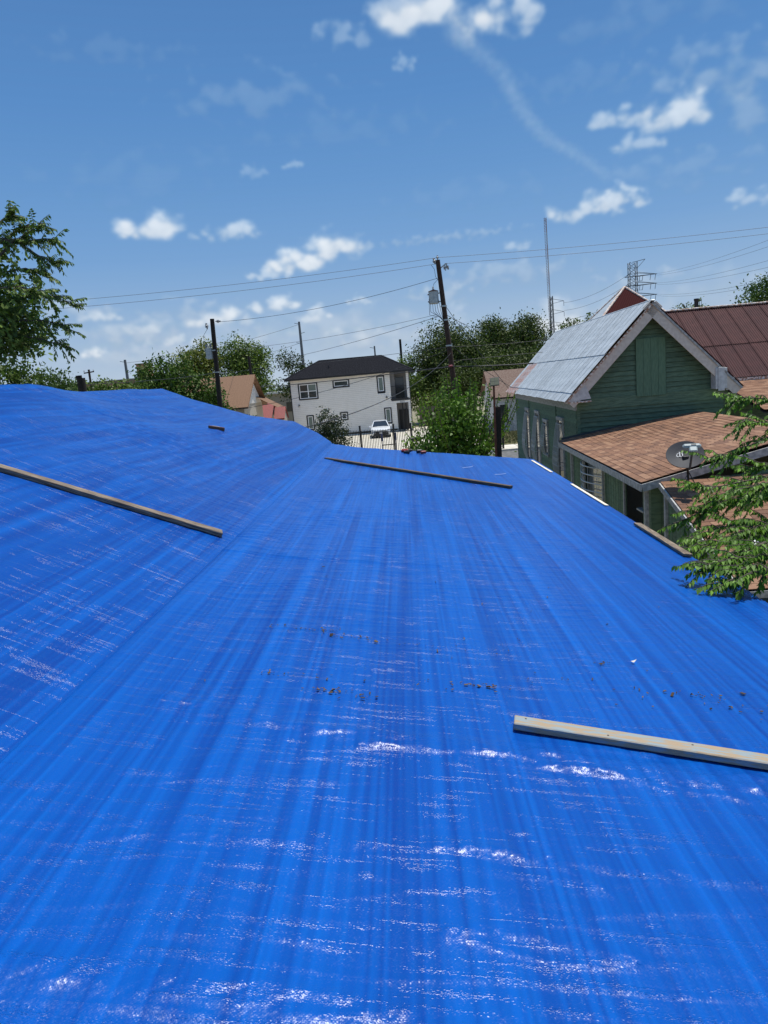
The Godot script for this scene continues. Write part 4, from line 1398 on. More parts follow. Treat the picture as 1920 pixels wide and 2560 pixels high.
	var r1 := Vector3(-2.05, 7.92, -76.1)
	var rf := Buf.new()
	rf.quad(e0, e1, r1, r0, Vector3.UP)
	rf.quad(e2, e3, r0, r1, Vector3.UP)
	rf.tri(e1, e2, r1, Vector3.UP)
	rf.tri(e3, e0, r0, Vector3.UP)
	var roof := put("roof", rf.mesh(), mat("charcoal_shingle", Color.WHITE, 0.95, {"tex": tex("charcoal", 62, 0.09, Color(0.005, 0.005, 0.007), Color(0.033, 0.033, 0.037), 3.2), "world": true, "scale": Vector3(0.3, 0.3, 0.6), "spec": 0.2}), h)
	var courses := Buf.new()
	for j in 15:
		var t := (j + 1) / 16.0
		courses.bar(e0.lerp(r0, t) + Vector3(0, 0.008, 0), e1.lerp(r1, t) + Vector3(0, 0.008, 0), 0.02, 0.022)
	put("shingle_courses", courses.mesh(), mats["charcoal_shingle"], roof)
	var cap := Buf.new()
	cap.bar(r0, r1, 0.25, 0.05)
	for q: Array in [[e0, r0], [e1, r1], [e2, r1], [e3, r0]]:
		cap.bar(q[0], q[1], 0.22, 0.04)
	put("ridge_cap", cap.mesh(), mats["charcoal_shingle"], roof)
	var ev := Buf.new()
	ev.box(Vector3(-5.31, 6.1, -71.42), Vector3(12.8, 0.2, 0.04))
	ev.box(Vector3(1.08, 6.1, -76.1), Vector3(0.04, 0.2, 9.4))
	ev.box(Vector3(-11.7, 6.1, -76.1), Vector3(0.04, 0.2, 9.4))
	put("fascia", ev.mesh(), black, roof)
	one_box("soffit", Vector3(-5.31, 6.11, -76.1), Vector3(12.7, 0.04, 9.3), grey, roof)
	one_tube("vent_pipe", [Vector3(-7.4, 6.7, -73.6), Vector3(-7.4, 7.25, -73.6)], 0.05, 0.05, black, roof)
	# railing on the balcony
	var rail := Buf.new()
	rail.bar(Vector3(-1.25, 4.65, -71.97), Vector3(0.36, 4.65, -71.97), 0.05, 0.05)
	rail.bar(Vector3(-1.25, 3.55, -71.97), Vector3(0.36, 3.55, -71.97), 0.05, 0.04)
	for j in 17:
		rail.bar(Vector3(-1.2 + j * 0.095, 3.55, -71.97), Vector3(-1.2 + j * 0.095, 4.63, -71.97), 0.02, 0.02)
	put("railing", rail.mesh(), black, h)
	one_box("floor_band", Vector3(-0.42, 3.36, -71.94), Vector3(1.78, 0.16, 0.06), black, h)
	for q: Vector3 in [Vector3(-10.55, 3.65, -71.9), Vector3(-1.7, 3.75, -71.9)]:
		var lamp := Buf.new()
		lamp.lathe(q, Vector3.DOWN, [Vector2(0, 0.02), Vector2(0.08, 0.03), Vector2(0.16, 0.13), Vector2(0.17, 0.13)], 10)
		lamp.bar(q + Vector3(0, 0.0, -0.1), q + Vector3(0, 0.02, 0), 0.03, 0.03)
		put("wall_lamp", lamp.mesh(), black, h)
	var tm := TextMesh.new()
	tm.text = "101"
	var font := SystemFont.new()
	font.font_names = PackedStringArray(["Droid Sans"])
	tm.font = font
	tm.font_size = 48
	tm.pixel_size = 0.0065
	tm.depth = 0.02
	put("house_number", tm, black, h).position = Vector3(-0.2, 3.06, -71.955)
	var chair := thing("balcony_chair", "small dark chair on the white house balcony", "chair", Vector3(-0.35, 3.4, -72.9))
	one_box("seat", Vector3(0, 0.45, 0), Vector3(0.5, 0.05, 0.48), black, chair, 0.01)
	one_box("backrest", Vector3(0, 0.75, -0.22), Vector3(0.5, 0.55, 0.04), black, chair, 0.01)
	for sx: float in [-0.22, 0.22]:
		for sz: float in [-0.2, 0.2]:
			one_box("leg", Vector3(sx, 0.22, sz), Vector3(0.04, 0.44, 0.04), black, chair)
		one_box("armrest", Vector3(sx * 1.1, 0.66, 0), Vector3(0.05, 0.04, 0.46), black, chair)


# ---------------------------------------------------------------- the parked sedan
func ring_loft(b: Buf, rings: Array) -> void:
	for k in rings.size() - 1:
		var p: Array = rings[k]
		var q: Array = rings[k + 1]
		for j in p.size() - 1:
			var mid: Vector3 = (p[j] + p[j + 1] + q[j] + q[j + 1]) / 4.0
			var axis := Vector3(0, 0.55, mid.z)
			b.quad(p[j], p[j + 1], q[j + 1], q[j], mid - axis)


func parked_car() -> void:
	var c := thing("parked_car", "white sedan parked nose out in front of the white house", "car", Vector3(-2.33, 0.17, -65.0), 0.04)
	var paint := mat("car_white", Color(0.72, 0.74, 0.75), 0.25, {"coat": 1.0})
	var glass := glass_mat("car_glass", Color(0.02, 0.024, 0.028))
	var black := mat("car_black", Color(0.01, 0.01, 0.011), 0.4)
	# stations from nose to tail: z, half width, hood or deck height, floor height
	var st := [[0.0, 0.70, 0.62, 0.28], [-0.12, 0.84, 0.74, 0.22], [-0.5, 0.91, 0.84, 0.2], [-1.3, 0.92, 0.95, 0.2], [-2.2, 0.92, 1.0, 0.2], [-3.4, 0.92, 1.02, 0.2], [-4.3, 0.9, 1.04, 0.22], [-4.75, 0.84, 0.98, 0.3], [-4.85, 0.74, 0.85, 0.38]]
	var rings: Array = []
	for s: Array in st:
		var w: float = s[1]
		rings.append([Vector3(-w * 0.9, s[3], s[0]), Vector3(-w, s[3] + 0.15, s[0]), Vector3(-w, s[2] - 0.22, s[0]), Vector3(-w * 0.95, s[2] - 0.06, s[0]), Vector3(-w * 0.8, s[2], s[0]), Vector3(-w * 0.3, s[2] + 0.03, s[0]), Vector3(w * 0.3, s[2] + 0.03, s[0]), Vector3(w * 0.8, s[2], s[0]), Vector3(w * 0.95, s[2] - 0.06, s[0]), Vector3(w, s[2] - 0.22, s[0]), Vector3(w, s[3] + 0.15, s[0]), Vector3(w * 0.9, s[3], s[0])])
	var b := Buf.new()
	ring_loft(b, rings)
	var nose: Array = rings[0]
	for j in nose.size() - 2:
		b.tri(nose[0], nose[j + 1], nose[j + 2], Vector3.BACK)
	var tail: Array = rings[-1]
	for j in tail.size() - 2:
		b.tri(tail[0], tail[j + 1], tail[j + 2], Vector3.FORWARD)
	put("body", b.mesh(), paint, c)
	# cabin: roof, screens and side glass
	var a0 := [Vector3(-0.76, 0.98, -1.35), Vector3(0.76, 0.98, -1.35)]
	var a1 := [Vector3(-0.58, 1.42, -2.15), Vector3(0.58, 1.42, -2.15)]
	var a2 := [Vector3(-0.57, 1.42, -3.3), Vector3(0.57, 1.42, -3.3)]
	var a3 := [Vector3(-0.72, 1.04, -4.25), Vector3(0.72, 1.04, -4.25)]
	var ws := Buf.new()
	ws.quad(a0[0], a0[1], a1[1], a1[0], Vector3(0, 1, 1))
	put("windshield", ws.mesh(), glass, c)
	ws = Buf.new()
	ws.quad(a2[0], a2[1], a3[1], a3[0], Vector3(0, 1, -1))
	put("rear_window", ws.mesh(), glass, c)
	for s in 2:
		var o := Vector3(-1.0 if s == 0 else 1.0, 0.3, 0)
		ws = Buf.new()
		ws.quad(a0[s], a1[s], a2[s], a3[s], o)
		put("side_window", ws.mesh(), glass, c)
		var pil := Buf.new()
		pil.bar(a0[s], a1[s], 0.06, 0.05)
		pil.bar(a2[s], a3[s], 0.08, 0.05)
		put("pillar", pil.mesh(), paint, c)
	var rf := Buf.new()
	rf.box(Vector3(0, 1.43, -2.72), Vector3(1.2, 0.06, 1.24), 0.025)
	put("roof", rf.mesh(), paint, c)
	for s: float in [-1.0, 1.0]:
		var hl := Buf.new()
		hl.bar(Vector3(0.48 * s, 0.66, 0.0), Vector3(0.86 * s, 0.72, -0.2), 0.1, 0.1, 0.02)
		put("headlight", hl.mesh(), mat("lens", Color(0.35, 0.37, 0.4), 0.1), c)
		var lip := Buf.new()
		lip.bar(Vector3(0.55 * s, 0.52, 0.02), Vector3(0.84 * s, 0.34, -0.04), 0.05, 0.13, 0.01)
		put("bumper_wing", lip.mesh(), paint, c)
		one_box("mirror", Vector3(0.98 * s, 1.0, -1.5), Vector3(0.2, 0.14, 0.1), paint, c, 0.03)
		for z: float in [-0.95, -3.85]:
			var wh := group_part("wheel", c)
			wh.position = Vector3(0.8 * s, 0.33, z)
			var ty := Buf.new()
			ty.lathe(Vector3(-0.11, 0, 0), Vector3.RIGHT, [Vector2(0, 0.2), Vector2(0, 0.31), Vector2(0.02, 0.33), Vector2(0.2, 0.33), Vector2(0.22, 0.31), Vector2(0.22, 0.2)], 18)
			put("tyre", ty.mesh(), black, wh)
			var rim := Buf.new()
			rim.lathe(Vector3(-0.09, 0, 0), Vector3.RIGHT, [Vector2(0, 0), Vector2(0, 0.2), Vector2(0.18, 0.2), Vector2(0.18, 0)], 14)
			put("rim", rim.mesh(), mat("alloy", Color(0.4, 0.4, 0.42), 0.35, {"metal": 0.8}), wh)
	one_box("grille", Vector3(0, 0.42, 0.0), Vector3(1.36, 0.34, 0.08), black, c, 0.03)
	one_box("upper_grille", Vector3(0, 0.66, 0.0), Vector3(0.9, 0.06, 0.06), black, c, 0.01)
	one_box("bumper_lip", Vector3(0, 0.24, 0.02), Vector3(1.5, 0.07, 0.12), black, c, 0.02)
	one_box("number_plate", Vector3(0, 0.47, 0.05), Vector3(0.3, 0.15, 0.015), mat("plate", Color(0.5, 0.5, 0.52), 0.5), c)


# ---------------------------------------------------------------- fence and what stands by it
func iron_fence() -> void:
	var f := thing("iron_fence", "black iron picket fence across the driveway of the white house", "fence")
	var black := mat("fence_black", Color(0.012, 0.012, 0.013), 0.5)
	var p := Vector3(-11.0, 0.15, -54.2)
	var q := Vector3(6.4, 0.15, -47.9)
	var up := Vector3.UP
	var long := p.distance_to(q)
	var pick := Buf.new()
	for k in int(long / 0.125):
		var a := p.lerp(q, k * 0.125 / long)
		pick.bar(a, a + up * 1.72, 0.042, 0.042)
		pick.tri(a + up * 1.72 + Vector3(-0.014, 0, 0), a + up * 1.72 + Vector3(0.014, 0, 0), a + up * 1.8)
	put("pickets", pick.mesh(), black, f).set_meta("kind", "stuff")
	for y: float in [0.15, 1.55]:
		one_bar("rail", p + up * y, q + up * y, 0.03, 0.035, black, f)
	for t: float in [0.03, 0.23, 0.44, 0.58, 0.65, 0.82, 1.0]:
		var a := p.lerp(q, t)
		var b := Buf.new()
		b.box(a + up * 1.0, Vector3(0.13, 2.1, 0.13), 0.01)
		b.box(a + up * 2.07, Vector3(0.17, 0.04, 0.17), 0.01)
		put("post", b.mesh(), black, f)
	var navy := mat("navy_paint", Color(0.035, 0.05, 0.14), 0.5)
	var r := thing("steel_rack", "navy rack with two uprights and a black crossbar behind the iron fence", "rack", Vector3(-1.35, 0.16, -52.6))
	for s: float in [-1.0, 1.0]:
		var b := Buf.new()
		b.box(Vector3(0.52 * s, 0.65, 0), Vector3(0.07, 1.3, 0.07), 0.01)
		b.box(Vector3(0.52 * s, 1.0, -0.1), Vector3(0.14, 0.55, 0.2), 0.03)
		b.bar(Vector3(0.52 * s, 0.03, -0.3), Vector3(0.52 * s, 0.03, 0.3), 0.07, 0.06)
		put("upright", b.mesh(), navy, r)
	one_bar("crossbar", Vector3(-0.52, 0.45, 0), Vector3(0.52, 0.45, 0), 0.05, 0.07, black, r)
	var m := thing("mailbox", "black mailbox on a dark post by the driveway fence", "mailbox", Vector3(0.2, 0.15, -47.9))
	one_box("post", Vector3(0, 0.5, 0), Vector3(0.09, 1.0, 0.09), black, m, 0.01)
	var mb := Buf.new()
	mb.box(Vector3(0.35, 1.12, 0), Vector3(0.9, 0.28, 0.3), 0.08)
	put("letter_box", mb.mesh(), black, m)
	one_bar("bracket", Vector3(0, 0.95, 0), Vector3(0.7, 0.95, 0), 0.06, 0.05, black, m)


# ---------------------------------------------------------------- other buildings
# a plain gabled building: footprint x0..x1, z0..z1, ridge along x or z
func gabled(called: String, label: String, x0: float, x1: float, z0: float, z1: float, eave: float, ridge: float, along_x: bool, wall: Material, roof: Material, trim: Material, over := 0.4) -> Node3D:
	var h := thing(called, label, "house")
	var mx := (x0 + x1) / 2.0
	var mz := (z0 + z1) / 2.0
	var w := Buf.new()
	w.box(Vector3(mx, eave / 2.0, mz), Vector3(x1 - x0, eave, absf(z1 - z0)))
	var rr := Buf.new()
	var thick := Vector3(0, 0.12, 0)
	if along_x:
		var slope := (ridge - eave) / (absf(z1 - z0) / 2.0)
		for s: float in [-1.0, 1.0]:
			var zo := mz + s * (absf(z1 - z0) / 2.0 + over)
			var lo := eave - slope * over
			for t in 2:
				var d := thick * float(t)
				rr.quad(Vector3(x0 - over, lo, zo) + d, Vector3(x1 + over, lo, zo) + d, Vector3(x1 + over, ridge, mz) + d, Vector3(x0 - over, ridge, mz) + d, Vector3.UP if t else Vector3.DOWN)
		for x: float in [x0, x1]:
			w.tri(Vector3(x, eave, z0), Vector3(x, eave, z1), Vector3(x, ridge, mz), Vector3(x - mx, 0, 0))
	else:
		var slope := (ridge - eave) / ((x1 - x0) / 2.0)
		for s: float in [-1.0, 1.0]:
			var xo := mx + s * ((x1 - x0) / 2.0 + over)
			var lo := eave - slope * over
			var za := maxf(z0, z1) + over
			var zb := minf(z0, z1) - over
			for t in 2:
				var d := thick * float(t)
				rr.quad(Vector3(xo, lo, za) + d, Vector3(xo, lo, zb) + d, Vector3(mx, ridge, zb) + d, Vector3(mx, ridge, za) + d, Vector3.UP if t else Vector3.DOWN)
			one_bar("bargeboard", Vector3(xo, lo + 0.02, za), Vector3(mx, ridge + 0.02, za), 0.03, 0.2, trim, h)
		for z: float in [z0, z1]:
			w.tri(Vector3(x0, eave, z), Vector3(x1, eave, z), Vector3(mx, ridge, z), Vector3(0, 0, z - mz))
	put("wall", w.mesh(), wall, h)
	put("roof", rr.mesh(), roof, h)
	return h


func other_buildings() -> void:
	var tan := mat("tan_wall", Color(0.38, 0.34, 0.28), 0.85)
	var white := mat("old_white_wall", Color.WHITE, 0.8, {"tex": tex("old_white", 70, 0.05, Color(0.34, 0.33, 0.31), Color(0.7, 0.7, 0.68), 2.4), "world": true, "scale": Vector3(0.4, 1.4, 0.4)})
	var shingle := mat("tan_shingle", Color.WHITE, 0.95, {"tex": tex("tan_shingle", 71, 0.12, Color(0.13, 0.07, 0.04), Color(0.25, 0.145, 0.085), 2.6), "world": true, "scale": Vector3(0.35, 0.8, 0.35)})
	var rust := mat("rust_tin", Color.WHITE, 0.8, {"tex": tex("rust_tin", 72, 0.05, Color(0.085, 0.038, 0.022), Color(0.155, 0.105, 0.078), 3.2), "world": true, "scale": Vector3(0.9, 0.25, 0.25)})
	var red := mat("red_tin", Color.WHITE, 0.6, {"tex": tex("red_tin", 73, 0.04, Color(0.16, 0.02, 0.015), Color(0.24, 0.035, 0.025), 1.8), "world": true, "scale": Vector3.ONE * 0.5})
	var trim := mat("pale_trim", Color(0.6, 0.58, 0.54), 0.7)
	var dark := glass_mat("dark_room_glass", Color(0.03, 0.034, 0.036))  # same opaque panes, with the dark of the rooms in their colour
	# house with the tan gable behind the dark pole
	var b := gabled("brown_roof_house", "house with tan shingle gable roof behind the dark utility pole", -18.5, -11.9, -60.0, -53.0, 4.35, 6.5, true, tan, shingle, trim, 0.4)
	var gb := Buf.new()
	gb.tri(Vector3(-11.86, 4.4, -53.4), Vector3(-11.86, 4.4, -59.6), Vector3(-11.86, 6.4, -56.5), Vector3.RIGHT)
	put("gable_panel", gb.mesh(), trim, b)
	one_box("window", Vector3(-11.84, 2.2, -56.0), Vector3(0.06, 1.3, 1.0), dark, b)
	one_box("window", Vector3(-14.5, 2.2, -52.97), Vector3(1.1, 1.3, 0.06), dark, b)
	var lean := Buf.new()
	lean.quad(Vector3(-11.9, 4.9, -57.5), Vector3(-11.9, 4.9, -60.4), Vector3(-10.2, 3.9, -60.4), Vector3(-10.2, 3.9, -57.5), Vector3.UP)
	put("lean_to_roof", lean.mesh(), shingle, b)
	# red sheds
	gabled("red_roof_shed", "larger shed with a red metal roof left of the white house", -16.2, -12.9, -72.0, -68.0, 2.7, 4.0, true, tan, red, trim, 0.2)
	gabled("red_roof_shed", "smaller red-roofed shed tight against the white house", -12.6, -11.75, -71.4, -69.0, 2.5, 3.5, true, tan, red, trim, 0.1)
	var fl := thing("flat_roof_building", "low far building with a pale flat roof behind the red sheds", "building")
	one_box("wall", Vector3(-14.5, 2.4, -95.0), Vector3(9.0, 4.8, 6.0), tan, fl)
	one_box("roof", Vector3(-14.5, 4.9, -95.0), Vector3(9.6, 0.25, 6.6), mat("white_roof", Color(0.75, 0.74, 0.7), 0.7), fl)
	for x: float in [-17.0, -14.5, -12.0]:
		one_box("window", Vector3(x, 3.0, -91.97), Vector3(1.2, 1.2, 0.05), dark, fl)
	# long brick building with the chimney, far to the left
	var brick := mat("far_brick", Color.WHITE, 0.9, {"tex": tex("far_brick", 74, 0.1, Color(0.20, 0.12, 0.075), Color(0.32, 0.21, 0.14)), "world": true, "scale": Vector3.ONE * 0.3})
	var lb := thing("brick_building", "long low tan brick building with a square chimney beyond the trees", "building")
	one_box("wall", Vector3(-60.0, 4.7, -144.0), Vector3(36.0, 9.4, 12.0), brick, lb)
	one_box("parapet", Vector3(-60.0, 9.55, -138.0), Vector3(36.4, 0.4, 0.4), mat("parapet", Color(0.2, 0.17, 0.13), 0.8), lb)
	one_box("chimney", Vector3(-49.9, 10.6, -140.0), Vector3(2.4, 3.4, 2.4), mat("orange_brick", Color(0.38, 0.22, 0.12), 0.9), lb, 0.05)
	one_box("chimney_cap", Vector3(-49.9, 12.35, -140.0), Vector3(2.7, 0.25, 2.7), mats["parapet"], lb, 0.03)
	for k in 7:
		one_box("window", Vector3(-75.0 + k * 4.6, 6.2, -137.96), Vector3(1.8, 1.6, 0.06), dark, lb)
	for k in 3:
		one_box("roof_rail", Vector3(-67.6 + k * 0.8, 10.2, -139.0), Vector3(0.1, 1.0, 0.1), dark, lb)
	# white cottage with the rusty roof over the street
	var wc := gabled("white_cottage", "small white clapboard cottage with a rusty tin roof over the street", 7.75, 14.5, -70.0, -62.0, 3.1, 5.2, true, white, rust, trim, 0.35)
	for q: Array in [[8.5, 1.7, 0.8, 1.5], [11.2, 1.7, 0.8, 1.5]]:
		var w := group_part("window", wc)
		w.position = Vector3(q[0], q[1], -61.98)
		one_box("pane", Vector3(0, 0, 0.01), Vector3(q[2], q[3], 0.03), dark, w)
		var fr := Buf.new()
		for s: float in [-1.0, 1.0]:
			fr.box(Vector3(s * q[2] / 2.0, 0, 0.03), Vector3(0.1, q[3] + 0.2, 0.06))
			fr.box(Vector3(0, s * q[3] / 2.0, 0.032), Vector3(q[2], 0.1, 0.06))
		put("frame", fr.mesh(), trim, w)
	var boards := Buf.new()
	for k in 18:
		boards.box(Vector3(11.1, 0.3 + k * 0.16, -61.985), Vector3(6.74, 0.02, 0.03))
	put("lap_lines", boards.mesh(), trim, wc).set_meta("kind", "stuff")
	var wf := thing("chain_fence", "low grey wire fence beside the white cottage", "fence")
	var steel := mat("galv_wire", Color(0.25, 0.25, 0.25), 0.6)
	for k in 6:
		one_tube("post", [Vector3(9.0 + k * 1.4, 0.1, -60.6), Vector3(9.0 + k * 1.4, 1.3, -60.6)], 0.03, 0.03, steel, wf, 6)
	for y: float in [0.3, 0.8, 1.25]:
		one_tube("wire", [Vector3(9.0, y, -60.6), Vector3(16.0, y, -60.6)], 0.012, 0.012, steel, wf, 4)
	var wood := mat("fence_wood", Color(0.10, 0.085, 0.07), 0.9)
	var gf := thing("plank_fence", "dark weathered plank fence beside the white house", "fence")
	for k in 26:
		one_box("plank", Vector3(1.6 + k * 0.2, 1.15, -76.0), Vector3(0.19, 2.1 + 0.04 * sin(k * 2.3), 0.03), wood, gf)
	for y: float in [0.6, 1.7]:
		one_box("rail", Vector3(4.1, y, -76.06), Vector3(5.2, 0.09, 0.06), wood, gf)


# ---------------------------------------------------------------- poles, wires and towers
func wire(label: String, pts: Array, sag: float, radius: float, material: Material) -> void:
	var b := Buf.new()
	var line: Array = []
	for k in pts.size() - 1:
		var n := 24
		for j in n + (1 if k == pts.size() - 2 else 0):
			var t := float(j) / n
			line.append(pts[k].lerp(pts[k + 1], t) + Vector3.DOWN * sag * 4.0 * t * (1.0 - t))
	b.tube(line, radius, radius, 4)
	tag(put("overhead_wire", b.mesh(), material), label, "wire", "overhead wires")


func utility_pole(label: String, foot: Vector3, top: Vector3, r0: float, r1: float, material: Material) -> Node3D:
	var o := thing("utility_pole", label, "pole")
	var pts: Array = []
	for k in 9:
		pts.append(foot.lerp(top, k / 8.0))
	one_tube("shaft", pts, r0, r1, material, o, 12)
	return o


func insulator(parent: Node3D, at: Vector3, dir: Vector3, s := 1.0) -> void:
	var b := Buf.new()
	b.lathe(at, dir, [Vector2(0, 0.02 * s), Vector2(0.06 * s, 0.03 * s), Vector2(0.07 * s, 0.07 * s), Vector2(0.1 * s, 0.04 * s), Vector2(0.12 * s, 0.07 * s), Vector2(0.16 * s, 0.03 * s), Vector2(0.2 * s, 0.04 * s), Vector2(0.22 * s, 0.0)], 10)
	put("insulator", b.mesh(), mat("porcelain", Color(0.24, 0.25, 0.26), 0.35), parent)


func transformer(parent: Node3D, at: Vector3, r: float, high: float, tank: Material, rusty: Material) -> void:
	var t := group_part("transformer", parent)
	t.position = at
	var b := Buf.new()
	b.lathe(Vector3.ZERO, Vector3.UP, [Vector2(0, 0), Vector2(0, r * 0.92), Vector2(0.03, r), Vector2(high, r * 1.03)], 20)
	put("tank", b.mesh(), tank, t)
	b = Buf.new()
	b.lathe(Vector3(0, high, 0), Vector3.UP, [Vector2(0, r * 1.08), Vector2(0.03, r * 1.08), Vector2(0.09, r * 0.4), Vector2(0.1, 0.0)], 20)
	put("lid", b.mesh(), rusty, t)
	b = Buf.new()
	b.lathe(Vector3(0, high + 0.09, 0), Vector3.UP, [Vector2(0, 0.05), Vector2(0.05, 0.06), Vector2(0.08, 0.03), Vector2(0.12, 0.05), Vector2(0.17, 0.025), Vector2(0.2, 0.0)], 10)
	put("bushing", b.mesh(), tank, t)
	for s: float in [-1.0, 1.0]:
		b = Buf.new()
		b.lathe(Vector3(-r, high * (0.5 + 0.3 * s), 0), Vector3.LEFT, [Vector2(0, 0.03), Vector2(0.05, 0.035), Vector2(0.07, 0.0)], 8)
		put("bushing", b.mesh(), rusty, t)
		one_box("bracket", Vector3(r + 0.06, high * (0.5 + 0.35 * s), 0), Vector3(0.16, 0.06, 0.08), tank, t)


func lattice(b: Buf, at: Vector3, high: float, w0: float, w1: float, bays: int, r: float, sides := 4) -> void:
	for j in sides:
		var a := TAU * (j + 0.5) / sides
		var q := TAU * (j + 1.5) / sides
		var o := Vector3(cos(a), 0, sin(a))
		var o2 := Vector3(cos(q), 0, sin(q))
		b.bar(at + o * w0, at + o * w1 + Vector3.UP * high, r * 2.0, r * 2.0)
		for k in bays:
			var t0 := float(k) / bays
			var t1 := float(k + 1) / bays
			var p0 := at + o * lerpf(w0, w1, t0) + Vector3.UP * high * t0
			var p1 := at + o2 * lerpf(w0, w1, t1) + Vector3.UP * high * t1
			var p2 := at + o2 * lerpf(w0, w1, t0) + Vector3.UP * high * t0
			b.bar(p0, p1, r * 1.2, r * 1.2)
			b.bar(p0, p2, r, r)
			if sides == 4:
				b.bar(p2, at + o * lerpf(w0, w1, t1) + Vector3.UP * high * t1, r * 1.2, r * 1.2)


func poles_and_wires() -> void:
	var brown := mat("creosote", Color.WHITE, 0.9, {"tex": tex("creosote", 80, 0.05, Color(0.02, 0.011, 0.007), Color(0.075, 0.04, 0.025), 2.0), "world": true, "scale": Vector3(3.0, 0.4, 3.0)})
	var blackened := mat("black_creosote", Color.WHITE, 0.9, {"tex": tex("black_creosote", 81, 0.05, Color(0.008, 0.006, 0.005), Color(0.028, 0.02, 0.015), 2.0), "world": true, "scale": Vector3(3.0, 0.4, 3.0)})
	var tank := mat("tank_grey", Color.WHITE, 0.5, {"tex": tex("tank", 82, 0.02, Color(0.30, 0.33, 0.33), Color(0.42, 0.45, 0.45)), "world": true, "scale": Vector3.ONE})
	var rusty := mat("rust", Color(0.16, 0.07, 0.04), 0.8)
	var line := mat("wire_black", Color(0.02, 0.02, 0.022), 0.6)
	var alu := mat("wire_grey", Color(0.10, 0.105, 0.11), 0.5)
	var steel := mat("tower_steel", Color(0.16, 0.165, 0.17), 0.6)
	# main pole
	var top := Vector3(2.26, 11.08, -38.0)
	var p := utility_pole("tall leaning brown pole with a grey transformer, by the white house", Vector3(3.01, 0, -38.0), top, 0.17, 0.115, brown)
	transformer(p, Vector3(1.93, 8.95, -38.0), 0.245, 0.6, tank, rusty)
	one_bar("bracket_arm", top + Vector3(0.05, -0.45, 0), top + Vector3(0.42, -0.2, 0), 0.05, 0.06, tank, p)
	insulator(p, top + Vector3(0.0, 0.02, 0), Vector3.UP, 1.0)
	insulator(p, top + Vector3(-0.14, -0.2, 0.0), Vector3(-0.2, 1, 0), 1.5)
	insulator(p, top + Vector3(0.42, -0.25, 0), Vector3(0.4, -1, 0), 1.3)
	insulator(p, top + Vector3(0.3, -0.5, 0), Vector3(0.2, 1, 0), 1.0)
	one_tube("fuse_cutout", [top + Vector3(0.45, -0.2, 0.02), top + Vector3(0.36, -0.55, 0.02)], 0.03, 0.03, tank, p, 8)
	one_tube("jumper", [top + Vector3(-0.35, -0.2, 0), top + Vector3(-0.2, -0.42, 0), top + Vector3(-0.16, -0.8, 0), top + Vector3(-0.08, -0.95, 0)], 0.01, 0.01, line, p, 5)
	one_tube("jumper", [top + Vector3(0.0, -0.9, 0.1), top + Vector3(-0.28, -1.15, 0.05), Vector3(1.93, 9.8, -38.0)], 0.01, 0.01, line, p, 5)
	for k in 5:
		one_tube("drop_lead", [Vector3(1.75 + k * 0.1, 9.0 + 0.05 * k, -37.9), Vector3(1.72 + k * 0.13, 8.55, -37.85), Vector3(2.1 + k * 0.06, 8.3 - 0.06 * k, -37.85), Vector3(2.42, 8.1 - k * 0.08, -37.9)], 0.012, 0.012, line, p, 5)
	one_tube("cable_loop", [Vector3(1.68, 9.2, -37.9), Vector3(1.66, 8.4, -37.9), Vector3(2.05, 8.28, -37.9)], 0.012, 0.012, line, p, 5)
	one_box("red_marker", Vector3(2.55, 5.75, -37.8), Vector3(0.22, 0.09, 0.1), mat("red_tag", Color(0.3, 0.05, 0.07), 0.6), p, 0.02)
	for y: float in [8.75, 8.05, 6.75]:
		var cl := Buf.new()
		var cx := lerpf(3.01, 2.26, y / 11.08)
		cl.lathe(Vector3(cx, y, -38.0), Vector3.UP, [Vector2(0, 0.15), Vector2(0, 0.165), Vector2(0.08, 0.165), Vector2(0.08, 0.15)], 12)
		put("clamp", cl.mesh(), tank, p)
	# dark pole on the left with its own transformer
	var t1 := Vector3(-11.93, 10.12, -47.0)
	var p1 := utility_pole("dark pole with a small transformer near the tan shingle gable", Vector3(-12.25, 0, -47.0), t1, 0.19, 0.14, blackened)
	transformer(p1, Vector3(-12.38, 7.6, -47.0), 0.22, 0.62, tank, tank)
	insulator(p1, Vector3(-12.3, 9.5, -46.95), Vector3(-0.1, 1, 0), 1.8)
	insulator(p1, Vector3(-11.72, 9.95, -46.95), Vector3(1, -0.1, 0), 1.6)
	insulator(p1, Vector3(-12.5, 8.3, -46.9), Vector3.UP, 1.3)
	insulator(p1, Vector3(-12.22, 8.3, -46.9), Vector3.UP, 1.3)
	one_tube("jumper", [Vector3(-12.3, 9.5, -46.9), Vector3(-12.6, 9.1, -46.9), Vector3(-12.6, 8.8, -46.9), Vector3(-12.4, 8.5, -46.9)], 0.012, 0.012, line, p1, 5)
	for y: float in [8.1, 6.7]:
		var cl := Buf.new()
		cl.lathe(Vector3(-12.05, y, -47.0), Vector3.UP, [Vector2(0, 0.16), Vector2(0, 0.185), Vector2(0.07, 0.185), Vector2(0.07, 0.16)], 12)
		put("clamp", cl.mesh(), tank, p1)
	utility_pole("thin dark pole between the tan gable and the white house", Vector3(-14.55, 0, -70.0), Vector3(-14.66, 8.65, -70.0), 0.17, 0.13, blackened)
	var stub := utility_pole("cut-off dark wooden pole rising behind the tarp ridge", Vector3(-12.2, 0, -27.0), Vector3(-12.1, 6.35, -27.0), 0.16, 0.15, blackened)
	one_bar("splintered_top", Vector3(-12.17, 6.3, -27.0), Vector3(-12.17, 6.45, -27.0), 0.1, 0.2, blackened, stub)
	var far := utility_pole("small far pole with a crossarm above the brick building", Vector3(-39.25, 0, -90.0), Vector3(-39.17, 9.75, -90.0), 0.16, 0.13, brown)
